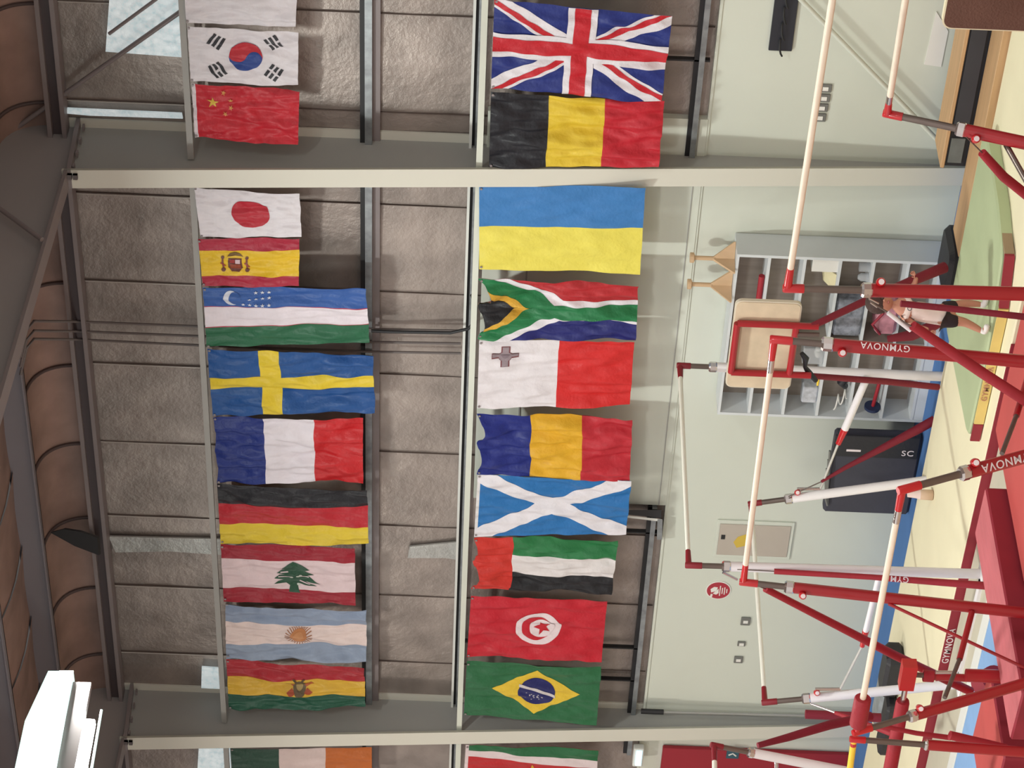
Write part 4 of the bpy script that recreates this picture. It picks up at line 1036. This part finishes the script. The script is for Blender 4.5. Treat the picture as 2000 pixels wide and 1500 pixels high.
def rod(a, b, r, label): return tag(MB().tube([a, b], r, n=10).build('bracing_rod', M_brownsteel), label, 'bracing rod', 'roof and wall bracing rods')
rod(W(33, 249, X=X1+.02), W(420, -25, Y=18.25), .022, 'steel bracing rod running from the rafter down past the white flag')
rod(W(213, 66, Y=18.3), W(330, -20, Y=18.3), .016, 'short steel bracing rod crossing the bright glowing patch')
rod(W(-20, 393, X=X1+.12), W(82, 468, X=X1+.12), .022, 'steel knee brace on the rafter web above the red disc flag')

# hanging high-bay luminaires
M_tube = mat('bright_lamp_tube', (236, 255, 252), .4, emit=75)
M_lum = mat('glowing_diffuser', (222, 255, 250), .4, emit=1.1)
def lum(dx, dy, label):
    l = root('pendant_light', (-15.2+dx, 12.8+dy, 7.3), label, 'lamp')
    sec = [(13.38, 7.49), (13.37, 7.69), (12.84, 7.79), (11.6, 7.79), (11.6, 7.47)]
    MB().slab([(-15.23+dx, y_+dy, z_) for y_, z_ in sec], (.12, 0, 0)).build('diffuser', M_lum, l)
    MB().box((-15.22+dx, 11.6+dy, 7.34), (-15.15+dx, 13.3+dy, 7.485)).build('housing', M_brownsteel, l)
    MB().rbox((-15.23+dx, 11.6+dy, 7.255), (-15.15+dx, 12.93+dy, 7.335), .02).build('tube_lamp', M_tube, l)
    MB().tube([(-15.19+dx, 13.05+dy, 7.225), (-15.19+dx, 11.6+dy, 7.205)], .01, n=8).build('reflector_edge', M_lum, l)
    MB().tube([(-15.2+dx, 11.7+dy, 7.79), (-15.2+dx, 11.7+dy, 8.9)], .008, n=6).build('hanger', M_dark, l)
lum(0, 0, 'glowing white pendant light hanging from the roof above the middle bay')
lum(7.65, 0, 'added unseen pendant light above the bay right of the right column')  # unseen lamp, added to light the rafter and column webs
lum(-7.65, 0, 'added unseen pendant light above the bay left of the left column')  # second unseen lamp, added for light from the left bay

# ------------------------------------------------------------------ child
M_skin = mat('skin', (190, 132, 108), .6)
M_hair = mat('dark_brown_hair', (66, 48, 42), .8, bump=.5, bscale=40)
M_tee = mat('white_printed_tee', (226, 208, 198), .8, bump=.3, bscale=14, var=.06, vscale=9)
M_short = mat('black_shorts', (42, 30, 34), .8)
M_sock2 = mat('white_socks', (236, 230, 228), .8)
def skin(name, V, E, R, m, parent, sub=2):
    me = bpy.data.meshes.new(name); o0 = ORG[parent.name]
    me.from_pydata([Vector(v)-o0 for v in V], E, []); me.materials.append(m)
    o = bpy.data.objects.new(name, me); COL.objects.link(o); o.parent = parent; ORG[o.name] = o0
    md = o.modifiers.new('skin', 'SKIN'); md.use_smooth_shade = True
    for i, r in enumerate(R):
        sv = me.skin_vertices[0].data[i]; sv.radius = (r, r) if not isinstance(r, tuple) else r
        sv.use_root = (i == 0)
    s = o.modifiers.new('sub', 'SUBSURF'); s.levels = sub; s.render_levels = sub
    return o
G0 = W(1932, 628, Z=.2)                         # standing point on the green mat
Rv = RT; Bk = Fh                                 # to the right in the view / away from the viewer
def K(px, py, back=0.0): return W(px, py, d=(G0-CAM).dot(FW)+back)
kid = root('person', (G0.x, G0.y, .2), 'small child in white T-shirt, black shorts and white socks stepping across the green mat', 'person')
body_v = [K(1845, 616), K(1812, 612), K(1778, 604), K(1757, 598), K(1746, 596), K(1722, 590),     # pelvis .. head base 0-5
          K(1765, 578, .03), K(1786, 556, .0), K(1790, 541, -.03),                                   # right arm 6-8
          K(1768, 622, -.02), K(1796, 640, -.04), K(1815, 644, -.07),                               # left arm 9-11
          K(1858, 600, .03), K(1886, 592, .05), K(1912, 594, .05), K(1922, 596, .05), K(1926, 584, .02),      # far leg 12-16
          K(1858, 626, -.03), K(1884, 629, -.03), K(1906, 640, -.03), K(1920, 648, -.03), K(1928, 636, -.06)]  # near leg 17-21
body_e = [(0, 1), (1, 2), (2, 3), (3, 4), (4, 5), (3, 6), (6, 7), (7, 8), (3, 9), (9, 10), (10, 11), (0, 12), (12, 13), (13, 14), (14, 15), (15, 16), (0, 17), (17, 18), (18, 19), (19, 20), (20, 21)]
body_r = [.075, .07, .075, .05, .03, .034, .032, .024, .018, .032, .024, .018, .052, .036, .026, .022, .02, .052, .038, .03, .022, .02]
skin('body', body_v, body_e, body_r, M_skin, kid)
hc = K(1722, 592)
h = MB().ball(hc, .082, n=20, sc=(.9, .98, 1.15)); h.ball(hc-FW*.078+RT*.02-UP*.01, .012, n=8); h.build('head', M_skin, kid)
hh = MB().ball(hc+UP*.03+Fh*.012, .096, n=20, sc=(.95, 1.0, 1.08)); hh.build('hair', M_hair, kid)
fc = MB()
for sx in (-.03, .035): fc.ball(hc-FW*.075+RT*sx+UP*.005, .009, n=8)
fc.build('eyes', M_hair, kid)
MB().ball(hc-FW*.072+RT*.008-UP*.045, .014, n=8, sc=(1.3, 1, .5)).build('mouth', mat('lips', (168, 92, 84), .6), kid)
skin('t_shirt', [K(1856, 618), K(1812, 612), K(1778, 604), K(1760, 599), K(1766, 580, .03), K(1776, 569, .02), K(1768, 620, -.02), K(1780, 631, -.03)], [(0, 1), (1, 2), (2, 3), (3, 4), (4, 5), (3, 6), (6, 7)], [.092, .09, .09, .066, .045, .042, .045, .042], M_tee, kid)
text('O', K(1772, 604)-FW*.12, -UP, RT, .05, mat('navy_print', (52, 62, 84), .8), kid, 'print')
skin('shorts', [K(1826, 614), K(1852, 602, .02), K(1874, 596, .04), K(1852, 626, -.03), K(1877, 629, -.03)], [(0, 1), (1, 2), (0, 3), (3, 4)], [.088, .064, .055, .064, .056], M_short, kid)
def hand(c, u, v, n):
    mb_pts = [c, c+u*.03]; V = [c, c+u*.028]; E = [(0, 1)]; R_ = [(.016, .010), (.017, .009)]
    for k in range(4):
        s_ = (k-1.5)*.009; L_ = (.022, .027, .025, .019)[k]
        i = len(V); V += [c+u*.03+v*s_, c+u*(.03+L_*.6)+v*s_*1.15, c+u*(.03+L_)+v*s_*1.2+n*.006]; E += [(1, i), (i, i+1), (i+1, i+2)]; R_ += [(.005, .005)]*3
    i = len(V); V += [c+u*.008-v*.018, c+u*.022-v*.028]; E += [(0, i), (i, i+1)]; R_ += [(.005, .005)]*2
    return V, E, R_
for (c_, u_, v_) in ((K(1789, 540, -.03), (UP*.7+RT*.7).normalized(), (RT*.7-UP*.7).normalized()), (K(1816, 645, -.07), (-UP*.8-RT*.4).normalized(), (RT*.8-UP*.4).normalized())):
    V_, E_, R__ = hand(c_, u_, v_, -FW); skin('hand', V_, E_, R__, M_skin, kid, 1)
for (a_, b_, c_) in ((K(1912, 595, .05), K(1925, 597, .05), K(1928, 580, .02)), (K(1912, 643, -.03), K(1925, 650, -.03), K(1931, 633, -.07))):
    b_.z = .235; c_.z = .225
    skin('sock', [a_, b_, c_], [(0, 1), (1, 2)], [.03, .032, .026], M_sock2, kid)
#@@END
# ------------------------------------------------------------------ light
def area(name, loc, size, power, col=(1, 1, 1), rot=(0, 0, 0), sy=None):
    l = bpy.data.lights.new(name, 'AREA'); l.energy = power; l.size = size; l.color = col
    if sy: l.shape = 'RECTANGLE'; l.size_y = sy
    o = bpy.data.objects.new(name, l); COL.objects.link(o); o.location = loc; o.rotation_euler = rot
    return o
area('bay_light', (-15.1, 13.55, 7.6), .2, 420, (.97, 1, .95), sy=.8)
area('bay_light', (-22.75, 13.55, 7.6), .2, 280, (1, .93, .84), sy=.8)  # goes with the added, unseen lamp of the left bay
area('bay_light', (-7.45, 13.55, 7.6), .2, 330, (.97, 1, .95), sy=.8)  # goes with the added, unseen lamp of the right bay
area('up_light', (-15.1, 12.6, 7.9), .3, 120, rot=(math.pi, 0, 0), sy=1.5)
area('hall_fill', (-11, 6, 7.8), 1.5, 480, (1, .98, .95))  # unseen fill lights without fixtures, added nearer the viewer
area('hall_fill', (-20, 5, 7.8), 1.5, 380, (1, .95, .9))
area('hall_fill', (-2, 4, 7.8), 1.5, 380, (.95, .98, 1))
w = bpy.data.worlds.new('world'); SC.world = w; w.use_nodes = True
w.node_tree.nodes['Background'].inputs[0].default_value = (1, .93, .88, 1); w.node_tree.nodes['Background'].inputs[1].default_value = .95
SC.view_settings.view_transform = 'Standard'; SC.view_settings.look = 'None'; SC.view_settings.gamma = 1; SC.view_settings.exposure = -.22
